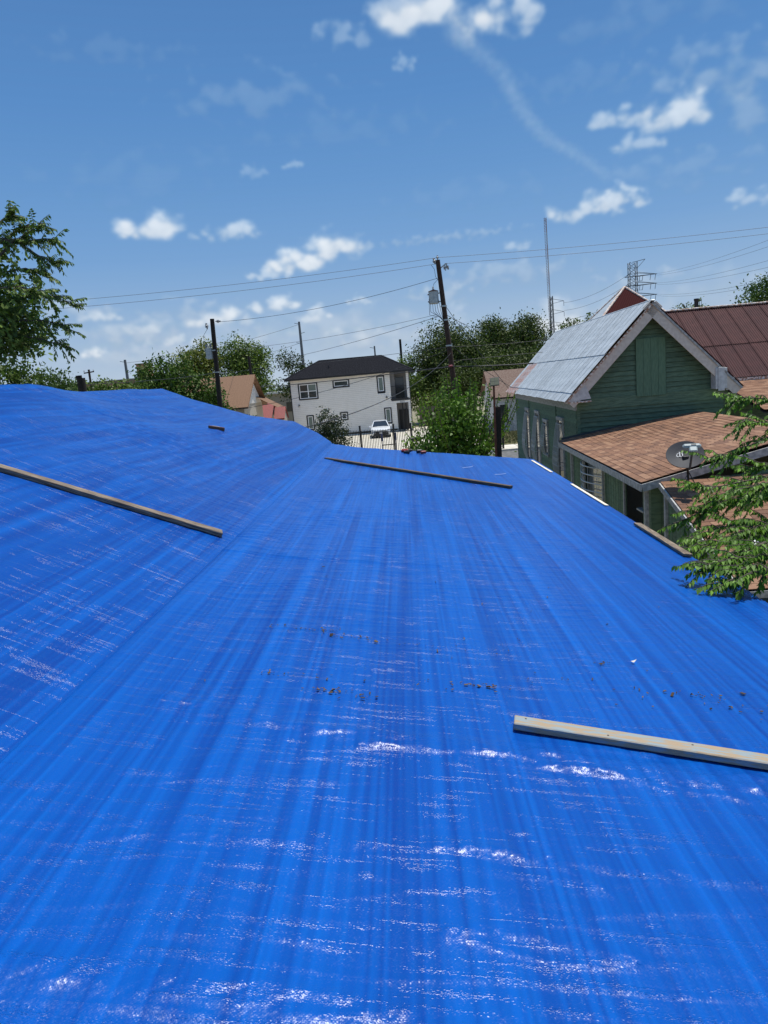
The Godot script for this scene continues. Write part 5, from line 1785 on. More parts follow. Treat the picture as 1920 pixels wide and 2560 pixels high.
	one_bar("crossarm", Vector3(-39.85, 9.35, -90.0), Vector3(-38.55, 9.45, -90.0), 0.12, 0.14, brown, far)
	for x: float in [-39.8, -39.2, -38.6]:
		insulator(far, Vector3(x, 9.45, -90.0), Vector3.UP, 1.2)
	utility_pole("far dark pole top above the white house roof", Vector3(0.1, 0, -90.0), Vector3(0.08, 10.1, -90.0), 0.17, 0.14, blackened)
	var left := utility_pole("pole hidden by the big leafy tree that carries the street wires", Vector3(-34.0, 0, -38.0), Vector3(-34.0, 11.2, -38.0), 0.17, 0.12, brown)
	insulator(left, Vector3(-34.0, 11.2, -38.0), Vector3.UP)
	var right := utility_pole("pole behind the maroon roof that carries the street wires", Vector3(36.0, 0, -38.0), Vector3(36.0, 11.8, -38.0), 0.17, 0.12, brown)
	insulator(right, Vector3(36.0, 11.8, -38.0), Vector3.UP)
	# steel monopoles
	for q: Array in [[-27.0, -200.0, 23.0, 0.5, "tall steel line pole rising left of the white house roof"], [-6.97, -200.0, 14.8, 0.35, "short steel line pole top above the charcoal roof"], [-68.85, -180.0, 15.8, 0.5, "far steel line pole left of the square chimney"]]:
		var m := thing("steel_pole", q[4], "pole", Vector3(q[0], 0, q[1]), 0.0, "steel line poles")
		one_tube("shaft", [Vector3.ZERO, Vector3(0, q[2], 0)], q[3], q[3] * 0.6, steel, m, 10)
		for k in 3:
			one_bar("arm", Vector3(0, q[2] - 0.6 - k * 2.6, 0), Vector3(-1.3 if k % 2 == 0 else 1.3, q[2] - 0.3 - k * 2.6, 0), 0.12, 0.12, steel, m)
	# guyed mast, red and white
	var mast := thing("radio_mast", "tall thin red and white lattice mast left of the grey gable", "mast", Vector3(82.9, 0, -400.0))
	for k in 12:
		var b := Buf.new()
		var w := 0.75
		lattice(b, Vector3(-0.085 * k, k * 6.87, 0), 6.87, w, w, 5, 0.07, 3)
		put("mast_section", b.mesh(), mat("mast_red", Color(0.32, 0.2, 0.19), 0.6) if k % 2 else mat("mast_white", Color(0.38, 0.36, 0.36), 0.6), mast)
	one_tube("antenna", [Vector3(-1.2, 80.0, 0), Vector3(-1.25, 82.6, 0)], 0.12, 0.08, steel, mast, 6)
	# pylons
	var py := thing("transmission_tower", "steel lattice pylon with three arms behind the grey gable", "pylon", Vector3(79.4, 0, -250.0))
	var b := Buf.new()
	lattice(b, Vector3.ZERO, 26.0, 3.6, 1.75, 9, 0.075)
	put("lower_body", b.mesh(), steel, py)
	b = Buf.new()
	lattice(b, Vector3(0, 26, 0), 10.9, 1.75, 1.7, 6, 0.075)
	put("upper_body", b.mesh(), steel, py)
	for y: float in [32.3, 29.3, 25.7]:
		b = Buf.new()
		for s: float in [-1.2, 1.2]:
			b.bar(Vector3(-2.6, y, 0), Vector3(8.0, y + 0.25, 0), 0.16, 0.2)
			b.bar(Vector3(1.2, y + 1.2, s), Vector3(8.0, y + 0.25, 0), 0.12, 0.12)
			b.bar(Vector3(1.2, y, s), Vector3(8.0, y + 0.25, 0), 0.12, 0.12)
			b.bar(Vector3(-1.2, y + 0.9, s), Vector3(-2.6, y, 0), 0.1, 0.1)
		for x: float in [2.4, 3.4, 6.0, 7.6]:
			b.bar(Vector3(x, y + 0.2, 0), Vector3(x - 0.3, y - 1.6, 0), 0.13, 0.13)
		b.bar(Vector3(2.1, y - 1.5, 0), Vector3(3.1, y - 1.5, 0), 0.1, 0.1)
		put("arm", b.mesh(), steel, py)
	b = Buf.new()
	b.bar(Vector3(0, 36.9, 0), Vector3(4.2, 37.6, 0), 0.14, 0.16)
	b.bar(Vector3(1.2, 34.6, 0), Vector3(4.2, 37.6, 0), 0.12, 0.12)
	put("top_arm", b.mesh(), steel, py)
	var py2 := thing("transmission_tower", "smaller far pylon directly beside the red and white mast", "pylon", Vector3(62.5, 0, -300.0))
	b = Buf.new()
	lattice(b, Vector3.ZERO, 33.0, 1.4, 0.75, 14, 0.1)
	put("body", b.mesh(), steel, py2)
	for y: float in [32.0, 27.8, 23.0]:
		b = Buf.new()
		b.bar(Vector3(0, y, 0), Vector3(5.0, y - 1.2, 0), 0.14, 0.14)
		b.bar(Vector3(0, y - 2.0, 0), Vector3(5.0, y - 1.2, 0), 0.14, 0.14)
		b.bar(Vector3(5.0, y - 1.2, 0), Vector3(5.0, y - 3.2, 0), 0.14, 0.14)
		put("arm", b.mesh(), steel, py2)
	var py3 := thing("lattice_pylon", "tiny far lattice pylon over the dark trees by the leaning pole", "pylon", Vector3(24.0, 0, -300.0))
	b = Buf.new()
	lattice(b, Vector3.ZERO, 24.5, 1.6, 0.9, 10, 0.1)
	put("body", b.mesh(), steel, py3)
	# wires, farthest reach first
	wire("topmost street wire from the leaning pole past the big leafy tree", [Vector3(2.22, 11.2, -38.0), Vector3(-34.0, 11.4, -38.0)], 0.55, 0.009, alu)
	wire("second street wire just below the topmost on the left side", [Vector3(2.06, 10.9, -38.05), Vector3(-34.0, 11.1, -38.05)], 0.6, 0.009, alu)
	wire("topmost street wire from the leaning pole over the green house", [Vector3(2.3, 11.2, -38.0), Vector3(36.0, 12.0, -38.0)], 0.4, 0.009, alu)
	wire("second street wire just below the topmost over the green house", [Vector3(2.6, 10.88, -38.0), Vector3(36.0, 11.75, -38.0)], 0.42, 0.009, alu)
	wire("sagging wire from the leaning pole to the dark pole's top", [Vector3(2.2, 10.2, -38.0), Vector3(-11.6, 9.9, -47.0)], 0.35, 0.011, line)
	wire("low wire from the transformer to the dark pole", [Vector3(2.0, 8.4, -38.0), Vector3(-12.0, 8.1, -47.0)], 0.25, 0.009, alu)
	wire("low wire from the leaning pole to the thin dark pole", [Vector3(2.1, 8.3, -38.0), Vector3(-14.7, 7.9, -70.0)], 0.3, 0.012, line)
	wire("telephone cable crossing the leaning pole at mid height", [Vector3(9.5, 6.75, -38.0), Vector3(2.55, 6.72, -37.85), Vector3(-14.7, 7.46, -70.0), Vector3(-12.05, 6.72, -47.0), Vector3(-12.05, 6.1, -27.0)], 0.1, 0.011, line)
	wire("thick cable crossing the leaning pole low down", [Vector3(9.5, 5.6, -38.0), Vector3(2.6, 5.72, -37.85), Vector3(-14.7, 5.7, -70.0)], 0.12, 0.028, line)
	wire("thick cable from the thin dark pole behind the tarp", [Vector3(-14.7, 5.7, -70.0), Vector3(-20.0, 5.6, -47.0)], 0.1, 0.026, line)
	wire("telephone cable right of the leaning pole over the dark trees", [Vector3(2.75, 6.0, -37.9), Vector3(30.0, 6.8, -38.0)], 0.15, 0.012, line)
	wire("steep service drop from the leaning pole to the green house eave", [Vector3(2.5, 8.8, -38.0), Vector3(5.7, 4.3, -39.2)], 0.12, 0.014, line)
	wire("lower service drop from the leaning pole to the green house", [Vector3(2.75, 6.7, -37.9), Vector3(5.95, 4.25, -38.6)], 0.1, 0.012, line)
	wire("service drop from the leaning pole towards the dark trees", [Vector3(2.45, 8.4, -38.0), Vector3(9.6, 9.6, -80.0)], 0.2, 0.018, line)
	wire("twisted service drop from the leaning pole to the tarped house", [Vector3(2.62, 6.4, -37.9), Vector3(-2.4, 4.42, -15.2)], 0.5, 0.012, line)
	wire("thin line passing before the white house", [Vector3(2.6, 6.6, -37.9), Vector3(-12.6, 4.2, -44.0)], 0.5, 0.012, line)
	var k := 0
	for q: Array in [[32.6, 60.0, 22.1], [32.4, 60.0, 21.1], [29.6, 60.0, 18.95], [29.4, 60.0, 17.9], [26.0, 57.5, 15.6], [25.8, 57.0, 15.0]]:
		var y2: float = q[2]
		wire(["upper front", "upper rear", "middle front", "middle rear", "lowest front", "lowest rear"][k] + " pylon line running over the maroon roof", [Vector3(87.3, q[0] - 0.3 * (k % 2), -250.0), Vector3(q[1], y2, -120.0), Vector3(lerpf(87.3, q[1], 1.45), y2 + 3.0, -61.0)], 0.7, 0.024, alu)
		k += 1
	for q: Array in [[32.5, "upper"], [29.5, "middle"], [25.9, "lowest"]]:
		wire("%s pylon line between the two lattice pylons" % q[1], [Vector3(76.9, q[0], -250.0), Vector3(67.5, q[0] - 2.5, -300.0)], 1.5, 0.05, alu)
	for q: Array in [[22.3, "upper"], [17.4, "lower"]]:
		wire("%s far line between the steel line poles" % q[1], [Vector3(-68.85, q[0] - 7.3, -180.0), Vector3(-27.0, q[0], -200.0)], 1.2, 0.04, alu)
	# solar lamp on the rusty post by the bush
	var s := thing("solar_lamp_post", "solar flood lamp on a rusty post beside the leafy mulberry", "lamp post")
	var rust_post := mat("rust_post", Color.WHITE, 0.85, {"tex": tex("rust_post", 83, 0.04, Color(0.075, 0.025, 0.015), Color(0.17, 0.065, 0.04), 2.0), "world": true, "scale": Vector3(2, 0.5, 2)})
	one_tube("pipe", [Vector3(2.9, 0, -24.0), Vector3(3.0, 4.85, -24.0)], 0.05, 0.035, rust_post, s, 10)
	one_bar("timber_post", Vector3(2.98, 0, -24.1), Vector3(3.09, 4.12, -24.1), 0.2, 0.2, blackened, s, 0.01, Vector3.BACK)
	var lamp := group_part("lamp_head", s)
	lamp.transform = Transform3D(Basis.from_euler(Vector3(-0.5, -0.2, 0.05)), Vector3(3.02, 4.95, -23.9))
	one_box("housing", Vector3.ZERO, Vector3(0.3, 0.3, 0.05), mat("lamp_grey", Color(0.10, 0.10, 0.095), 0.6), lamp, 0.01)
	for k2 in 4:
		one_box("solar_cell", Vector3(-0.068 + 0.136 * (k2 % 2), 0.068 - 0.136 * float(k2 / 2), 0.027), Vector3(0.125, 0.125, 0.006), mat("solar_cell", Color(0.16, 0.16, 0.10), 0.3), lamp)


# ---------------------------------------------------------------- trees
func leaf_card(b: Buf, p: Vector3, along: Vector3, side: Vector3, long: float, wide: float) -> void:
	var s := b.v.size()
	var up := along.cross(side)
	b.v.append(p)
	b.v.append(p + along * long * 0.45 + side * wide * 0.5)
	b.v.append(p + along * long)
	b.v.append(p + along * long * 0.45 - side * wide * 0.5)
	for k in 4:
		b.n.append(up)
		b.c.append(b.col)
		b.uv.append(Vector2.ZERO)
	b.i.append_array(PackedInt32Array([s, s + 1, s + 2, s, s + 2, s + 3]))


func bark_mat() -> StandardMaterial3D:
	return mat("bark", Color.WHITE, 0.95, {"tex": tex("bark", 90, 0.06, Color(0.05, 0.038, 0.028), Color(0.13, 0.105, 0.08), 2.0), "world": true, "scale": Vector3(2.0, 0.6, 2.0)})


func turn3(r: RandomNumberGenerator) -> Vector3:
	var z := r.randf_range(-1.0, 1.0)
	var a := r.randf() * TAU
	var q := sqrt(1.0 - z * z)
	return Vector3(q * cos(a), z, q * sin(a))


# leaves in clumps spread through a rounded volume
func fill_crown(b: Buf, r: RandomNumberGenerator, mid: Vector3, size: Vector3, clumps: int, per: int, long: float, c0: Color, c1: Color, ragged := 0.25) -> void:
	var avg := (size.x + size.y + size.z) / 3.0
	for k in clumps:
		var d := turn3(r)
		var reach := pow(r.randf(), 0.45) * (1.0 + r.randfn(0.0, ragged * 0.5))
		var p := mid + d * size * reach
		var cr := avg * r.randf_range(0.12, 0.26)
		var tone := clampf(r.randfn(0.45, 0.25), 0.0, 1.0)
		for j in per:
			var q := p + Vector3(r.randfn(0, cr), r.randfn(0, cr * 0.7), r.randfn(0, cr))
			b.col = c0.lerp(c1, clampf(tone + r.randfn(0.0, 0.18), 0.0, 1.0))
			var a := turn3(r)
			a.y -= 0.4
			a = a.normalized()
			var s := a.cross(turn3(r)).normalized()
			leaf_card(b, q, a, s, long * r.randf_range(0.6, 1.6), long * r.randf_range(0.4, 0.8))


func limb(b: Buf, r: RandomNumberGenerator, p: Vector3, q: Vector3, r0: float, r1: float, bend := 0.12) -> void:
	var pts: Array = []
	var long := p.distance_to(q)
	var o := turn3(r) * long * bend
	for k in 6:
		var t := k / 5.0
		pts.append(p.lerp(q, t) + o * sin(t * PI) + turn3(r) * long * 0.015)
	b.tube(pts, r0, r1, 6)


# kind: [dark, light, leaf length, clumps per cubic metre-ish, leaves per clump]
func tree(called: String, label: String, foot: Vector3, blobs: Array, c0: Color, c1: Color, long: float, fill: float, per: int, seed_: int, group := "") -> Node3D:
	var o := thing(called, label, "tree" if called.ends_with("tree") else "shrub", foot, 0.0, group)
	var r := RandomNumberGenerator.new()
	r.seed = seed_
	var bark := bark_mat()
	var w := Buf.new()
	var top: Vector3 = Vector3.ZERO
	var n := 0.0
	for q: Array in blobs:
		top += (q[0] - foot)
		n += 1.0
	top /= n
	var fork := Vector3(top.x * 0.3, top.y * 0.45, top.z * 0.3)
	var thick: float = clampf(top.y * 0.028, 0.05, 0.3)
	limb(w, r, Vector3(0, -0.05, 0), fork, thick, thick * 0.75, 0.04)
	put("trunk", w.mesh(), bark, o)
	var lw := Buf.new()
	for q: Array in blobs:
		var c: Vector3 = q[0] - foot
		limb(lw, r, fork, c, thick * 0.6, thick * 0.25)
		for k in 7:
			var e: Vector3 = c + turn3(r) * q[1] * 0.85
			limb(lw, r, fork.lerp(c, r.randf_range(0.6, 1.0)), e, thick * 0.25, thick * 0.06)
	put("limbs", lw.mesh(), bark, o)
	var b := Buf.new()
	for q: Array in blobs:
		var s: Vector3 = q[1]
		var clumps := int(1.5 * fill * (s.x * s.y + s.y * s.z + s.x * s.z) * 4.0)
		fill_crown(b, r, q[0] - foot, s, clumps, per, long, c0, c1)
	put("crown", b.mesh(), mat("leaves", Color.WHITE, 0.55, {"vc": true, "spec": 0.35, "back": Color(0.5, 0.62, 0.28)}), o)
	return o


# a leafy twig: pts run from the thick end to the tip, leaves hang in two rows
func twig(wood: Buf, b: Buf, r: RandomNumberGenerator, pts: Array, thick: float, step: float, long: float, c0: Color, c1: Color, bare := 0.0) -> void:
	var fine: Array = []
	for k in pts.size() - 1:
		for j in 4:
			fine.append(pts[k].lerp(pts[k + 1], j / 4.0) + turn3(r) * 0.006)
	fine.append(pts[-1])
	wood.tube(fine, thick, thick * 0.3, 5)
	var total := 0.0
	for k in fine.size() - 1:
		total += fine[k].distance_to(fine[k + 1])
	var run := 0.0
	var left := bare * total
	var flip := 1.0
	for k in fine.size() - 1:
		var p: Vector3 = fine[k]
		var q: Vector3 = fine[k + 1]
		var seg := p.distance_to(q)
		var dir := (q - p).normalized()
		var out := dir.cross(Vector3.UP).normalized()
		while left < run + seg:
			var at := p.lerp(q, (left - run) / seg)
			var size := long * r.randf_range(0.65, 1.15)
			var a := (out * flip * r.randf_range(0.35, 0.8) + Vector3.DOWN * r.randf_range(0.35, 1.0) + dir * r.randf_range(0.15, 0.6) + turn3(r) * 0.2).normalized()
			var s := (dir + turn3(r) * 0.4).cross(a).cross(a).normalized()
			b.col = c0.lerp(c1, clampf(r.randfn(0.45, 0.25), 0.0, 1.0))
			b.leaf(at, a, s, size, size * r.randf_range(0.36, 0.48), 0.18)
			flip = -flip
			left += step * r.randf_range(0.7, 1.3)
		run += seg


func hackberry() -> void:
	# the tree east of the roof whose branches reach over the eave
	var o := thing("hackberry_tree", "leafy branches drooping over the tarp's eave from the right edge", "tree", Vector3(5.0, 0, -7.4))
	var r := RandomNumberGenerator.new()
	r.seed = 101
	var bark := bark_mat()
	var base := o.position
	var trunk := Buf.new()
	limb(trunk, r, Vector3(0, -0.05, 0), Vector3(0.1, 3.0, 0), 0.13, 0.1, 0.06)
	limb(trunk, r, Vector3(0.1, 2.95, 0), Vector3(0.2, 6.2, -0.3), 0.1, 0.04, 0.05)
	put("trunk", trunk.mesh(), bark, o)
	var wood := Buf.new()
	var b := Buf.new()
	var c0 := Color(0.04, 0.095, 0.01)
	var c1 := Color(0.19, 0.35, 0.036)
	var twigs := [
		[Vector3(4.33, 4.69, -8.60), Vector3(4.05, 4.74, -8.60), Vector3(3.80, 4.74, -8.60)],
		[Vector3(4.18, 4.30, -8.30), Vector3(3.73, 4.13, -8.30), Vector3(3.44, 4.10, -8.30)],
		[Vector3(4.04, 4.02, -8.00), Vector3(3.72, 3.98, -8.00)],
		[Vector3(3.89, 3.94, -7.70), Vector3(3.34, 3.87, -7.70), Vector3(3.06, 3.90, -7.70)],
		[Vector3(3.84, 3.80, -7.60), Vector3(3.12, 3.64, -7.60), Vector3(2.80, 3.51, -7.60)],
		[Vector3(3.64, 3.57, -7.20), Vector3(3.12, 3.54, -7.20), Vector3(2.78, 3.43, -7.20)],
		[Vector3(3.54, 3.48, -7.00), Vector3(3.03, 3.45, -7.00), Vector3(2.69, 3.36, -7.00)],
		[Vector3(2.81, 3.69, -5.55), Vector3(2.56, 3.66, -5.55), Vector3(2.26, 3.59, -5.55)],
		[Vector3(2.71, 3.66, -5.35), Vector3(2.40, 3.54, -5.35)],
		[Vector3(3.14, 3.63, -6.20), Vector3(2.93, 3.56, -6.20), Vector3(2.69, 3.47, -6.20)],
		[Vector3(3.44, 3.63, -6.80), Vector3(3.18, 3.57, -6.80)],
		[Vector3(3.74, 3.78, -7.40), Vector3(3.45, 3.78, -7.40), Vector3(3.17, 3.76, -7.40)],
		[Vector3(4.23, 4.43, -8.40), Vector3(3.87, 4.50, -8.40)],
		[Vector3(3.64, 3.97, -7.20), Vector3(3.44, 3.92, -7.20)],
	]
	for t: Array in twigs:
		var pts: Array = []
		var first: Vector3 = t[0]
		var root := Vector3(0.12, clampf(first.y + 0.25, 2.0, 5.6), 0)
		pts.append(root)
		for p: Vector3 in t:
			pts.append(p - base)
		twig(wood, b, r, pts, 0.012, 0.011, 0.062, c0, c1, 0.2)
		# side shoots
		for k in (34 if first.y < 3.85 else 20):
			var e := r.randf_range(0.3, 0.97)
			var n := pts.size() - 1
			var i := mini(int(e * n), n - 1)
			var at: Vector3 = pts[i].lerp(pts[i + 1], e * n - i)
			var dir: Vector3 = (pts[i + 1] - pts[i]).normalized()
			var s := (dir + turn3(r) * 0.75 + Vector3(0, -0.15, 0)).normalized()
			var long := r.randf_range(0.1, 0.34)
			twig(wood, b, r, [at, at + s * long * 0.5 + Vector3(0, 0.02, 0), at + s * long], 0.006, 0.011, 0.06, c0, c1, 0.05)
	# the rest of the crown
	for k in 330:
		var a := Vector3(0.15, r.randf_range(2.0, 6.0), -0.1)
		var d := Vector3(r.randf_range(-0.75, 1.3), r.randf_range(-0.4, 0.5), r.randf_range(-1.4, 1.3))
		var e := a + d.normalized() * r.randf_range(0.6, 1.7)
		if e.y > 3.2:
			e.x = maxf(e.x, 0.1)
		twig(wood, b, r, [a, a.lerp(e, 0.5) + Vector3(0, 0.12, 0), e + Vector3(0, -0.1, 0)], 0.01, 0.02, 0.066, c0, c1, 0.3)
	put("branches", wood.mesh(), bark, o)
	put("crown", b.mesh(), mat("near_leaves", Color.WHITE, 0.55, {"vc": true, "spec": 0.4, "back": Color(0.55, 0.7, 0.25)}), o)


func left_tree() -> void:
	var o := thing("leafy_tree", "tall leafy tree with drooping sprays at the left edge", "tree", Vector3(-10.6, 0, -15.2))
	var r := RandomNumberGenerator.new()
	r.seed = 202
	var bark := bark_mat()
	var base := o.position
	var trunk := Buf.new()
	limb(trunk, r, Vector3(0, -0.05, 0), Vector3(0.2, 4.2, 0), 0.2, 0.15, 0.03)
	limb(trunk, r, Vector3(0.2, 4.15, 0), Vector3(0.6, 8.6, 0.1), 0.15, 0.05, 0.04)
	put("trunk", trunk.mesh(), bark, o)
	var wood := Buf.new()
	var b := Buf.new()
	var c0 := Color(0.055, 0.092, 0.018)
	var c1 := Color(0.20, 0.28, 0.055)
	var sprays := [
		[Vector3(-8.4, 8.86, -15.0), Vector3(-7.61, 8.68, -15.0), Vector3(-7.3, 8.85, -15.0), Vector3(-7.01, 9.02, -15.0)], [Vector3(-8.4, 8.88, -15.0), Vector3(-7.44, 8.67, -15.0), Vector3(-7.0, 8.7, -15.0), Vector3(-6.76, 8.65, -15.0)],
		[Vector3(-7.6, 8.72, -15.0), Vector3(-7.2, 8.38, -15.0), Vector3(-6.95, 8.25, -14.9), Vector3(-6.74, 8.2, -14.9)], [Vector3(-8.5, 7.5, -15.0), Vector3(-7.38, 7.64, -15.0), Vector3(-6.95, 7.55, -15.0), Vector3(-6.56, 7.31, -15.0)],
		[Vector3(-8.5, 7.2, -15.0), Vector3(-7.38, 7.12, -15.0), Vector3(-6.95, 7.0, -15.0), Vector3(-6.7, 6.82, -15.0)], [Vector3(-8.5, 7.0, -15.0), Vector3(-7.37, 6.72, -15.0), Vector3(-6.82, 6.51, -15.0)],
		[Vector3(-8.2, 9.0, -15.0), Vector3(-7.78, 9.12, -15.0), Vector3(-7.6, 9.28, -15.0)], [Vector3(-8.2, 8.6, -15.0), Vector3(-7.75, 8.9, -15.2), Vector3(-7.4, 9.05, -15.2)],
		[Vector3(-8.3, 8.1, -15.0), Vector3(-7.6, 8.2, -15.2), Vector3(-7.2, 8.05, -15.2)], [Vector3(-8.3, 7.8, -14.8), Vector3(-7.5, 7.75, -14.6), Vector3(-7.0, 7.6, -14.5)]]
	for t: Array in sprays:
		var pts: Array = []
		for p: Vector3 in t:
			pts.append(p - base)
		limb(wood, r, Vector3(0.4, pts[0].y - 0.8, 0), pts[0], 0.05, 0.025, 0.06)
		twig(wood, b, r, pts, 0.02, 0.03, 0.11, c0, c1, 0.2)
		for k in 20:
			var e := r.randf_range(0.2, 1.0)
			var n := pts.size() - 1
			var i := mini(int(e * n), n - 1)
			var at: Vector3 = pts[i].lerp(pts[i + 1], e * n - i)
			var dir: Vector3 = (pts[i + 1] - pts[i]).normalized()
			var s := (dir * 0.8 + turn3(r) * 0.7).normalized()
			var long := r.randf_range(0.16, 0.4)
			twig(wood, b, r, [at, at + s * long * 0.5, at + s * long + Vector3(0, -0.05, 0)], 0.008, 0.022, 0.105, c0, c1)
	put("branches", wood.mesh(), bark, o)
	for q: Array in [[Vector3(-8.55, 7.55, -15.2), Vector3(1.1, 0.85, 1.0), 95], [Vector3(-8.9, 8.55, -15.2), Vector3(0.9, 0.7, 1.0), 55], [Vector3(-8.6, 6.85, -15.2), Vector3(1.25, 0.55, 1.0), 75], [Vector3(-10.2, 8.0, -15.0), Vector3(1.6, 2.0, 1.7), 200]]:
		fill_crown(b, r, q[0] - base, q[1], q[2], 34, 0.12, c0, c1, 0.3)
	put("crown", b.mesh(), mat("leaves", Color.WHITE, 0.55, {"vc": true, "spec": 0.35, "back": Color(0.5, 0.62, 0.28)}), o)


func mulberry() -> void:
	var o := thing("mulberry_tree", "bright green bushy mulberry in front of the leaning brown pole", "tree", Vector3(2.0, 0, -27.0))
	var r := RandomNumberGenerator.new()
	r.seed = 303
	var bark := bark_mat()
	var base := o.position
	var trunk := Buf.new()
	limb(trunk, r, Vector3(0, -0.05, 0), Vector3(0.1, 1.6, 0), 0.12, 0.1, 0.03)
	put("trunk", trunk.mesh(), bark, o)
	var wood := Buf.new()
	var b := Buf.new()
	var c0 := Color(0.07, 0.14, 0.016)
	var c1 := Color(0.24, 0.37, 0.045)
	# upright shoots with big leaves
	for q: Array in [[1.66, 5.35], [1.45, 4.95], [1.95, 5.3], [2.25, 4.9], [2.6, 5.2], [2.75, 5.05], [3.2, 4.85], [3.0, 4.6], [3.35, 4.5], [3.9, 4.5], [4.15, 4.45], [3.7, 4.05], [1.1, 4.75], [0.75, 4.45], [0.8, 4.9], [0.45, 3.9], [0.15, 3.4], [0.25, 2.9], [-0.15, 3.1], [2.4, 4.6], [1.2, 5.05], [3.5, 3.7]]:
		for k in 3:
			var tip: Vector3 = Vector3(q[0] + r.randfn(0, 0.12), q[1] + r.randfn(0, 0.08) - 0.15 * k, -27.0 + r.randfn(0.0, 0.45)) - base
			var root := Vector3(tip.x * 0.35, 1.5 + r.randf() * 0.8, tip.z * 0.3)
			var mid := root.lerp(tip, 0.55) + Vector3(tip.x * 0.1, 0, 0)
			twig(wood, b, r, [root, mid, tip], 0.025, 0.05, 0.15, c0, c1, 0.25)
	put("branches", wood.mesh(), bark, o)
	for q: Array in [[Vector3(1.9, 3.3, -27.0), Vector3(1.35, 1.25, 1.1), 150], [Vector3(2.2, 2.3, -26.8), Vector3(1.1, 1.0, 1.0), 90], [Vector3(0.9, 2.6, -26.9), Vector3(0.9, 0.8, 0.9), 60], [Vector3(2.6, 1.6, -26.6), Vector3(0.8, 0.8, 0.8), 40]]:
		fill_crown(b, r, q[0] - base, q[1], q[2], 18, 0.15, c0, Color(0.14, 0.24, 0.035), 0.3)
	put("crown", b.mesh(), mat("leaves", Color.WHITE, 0.55, {"vc": true, "spec": 0.35, "back": Color(0.5, 0.62, 0.28)}), o)


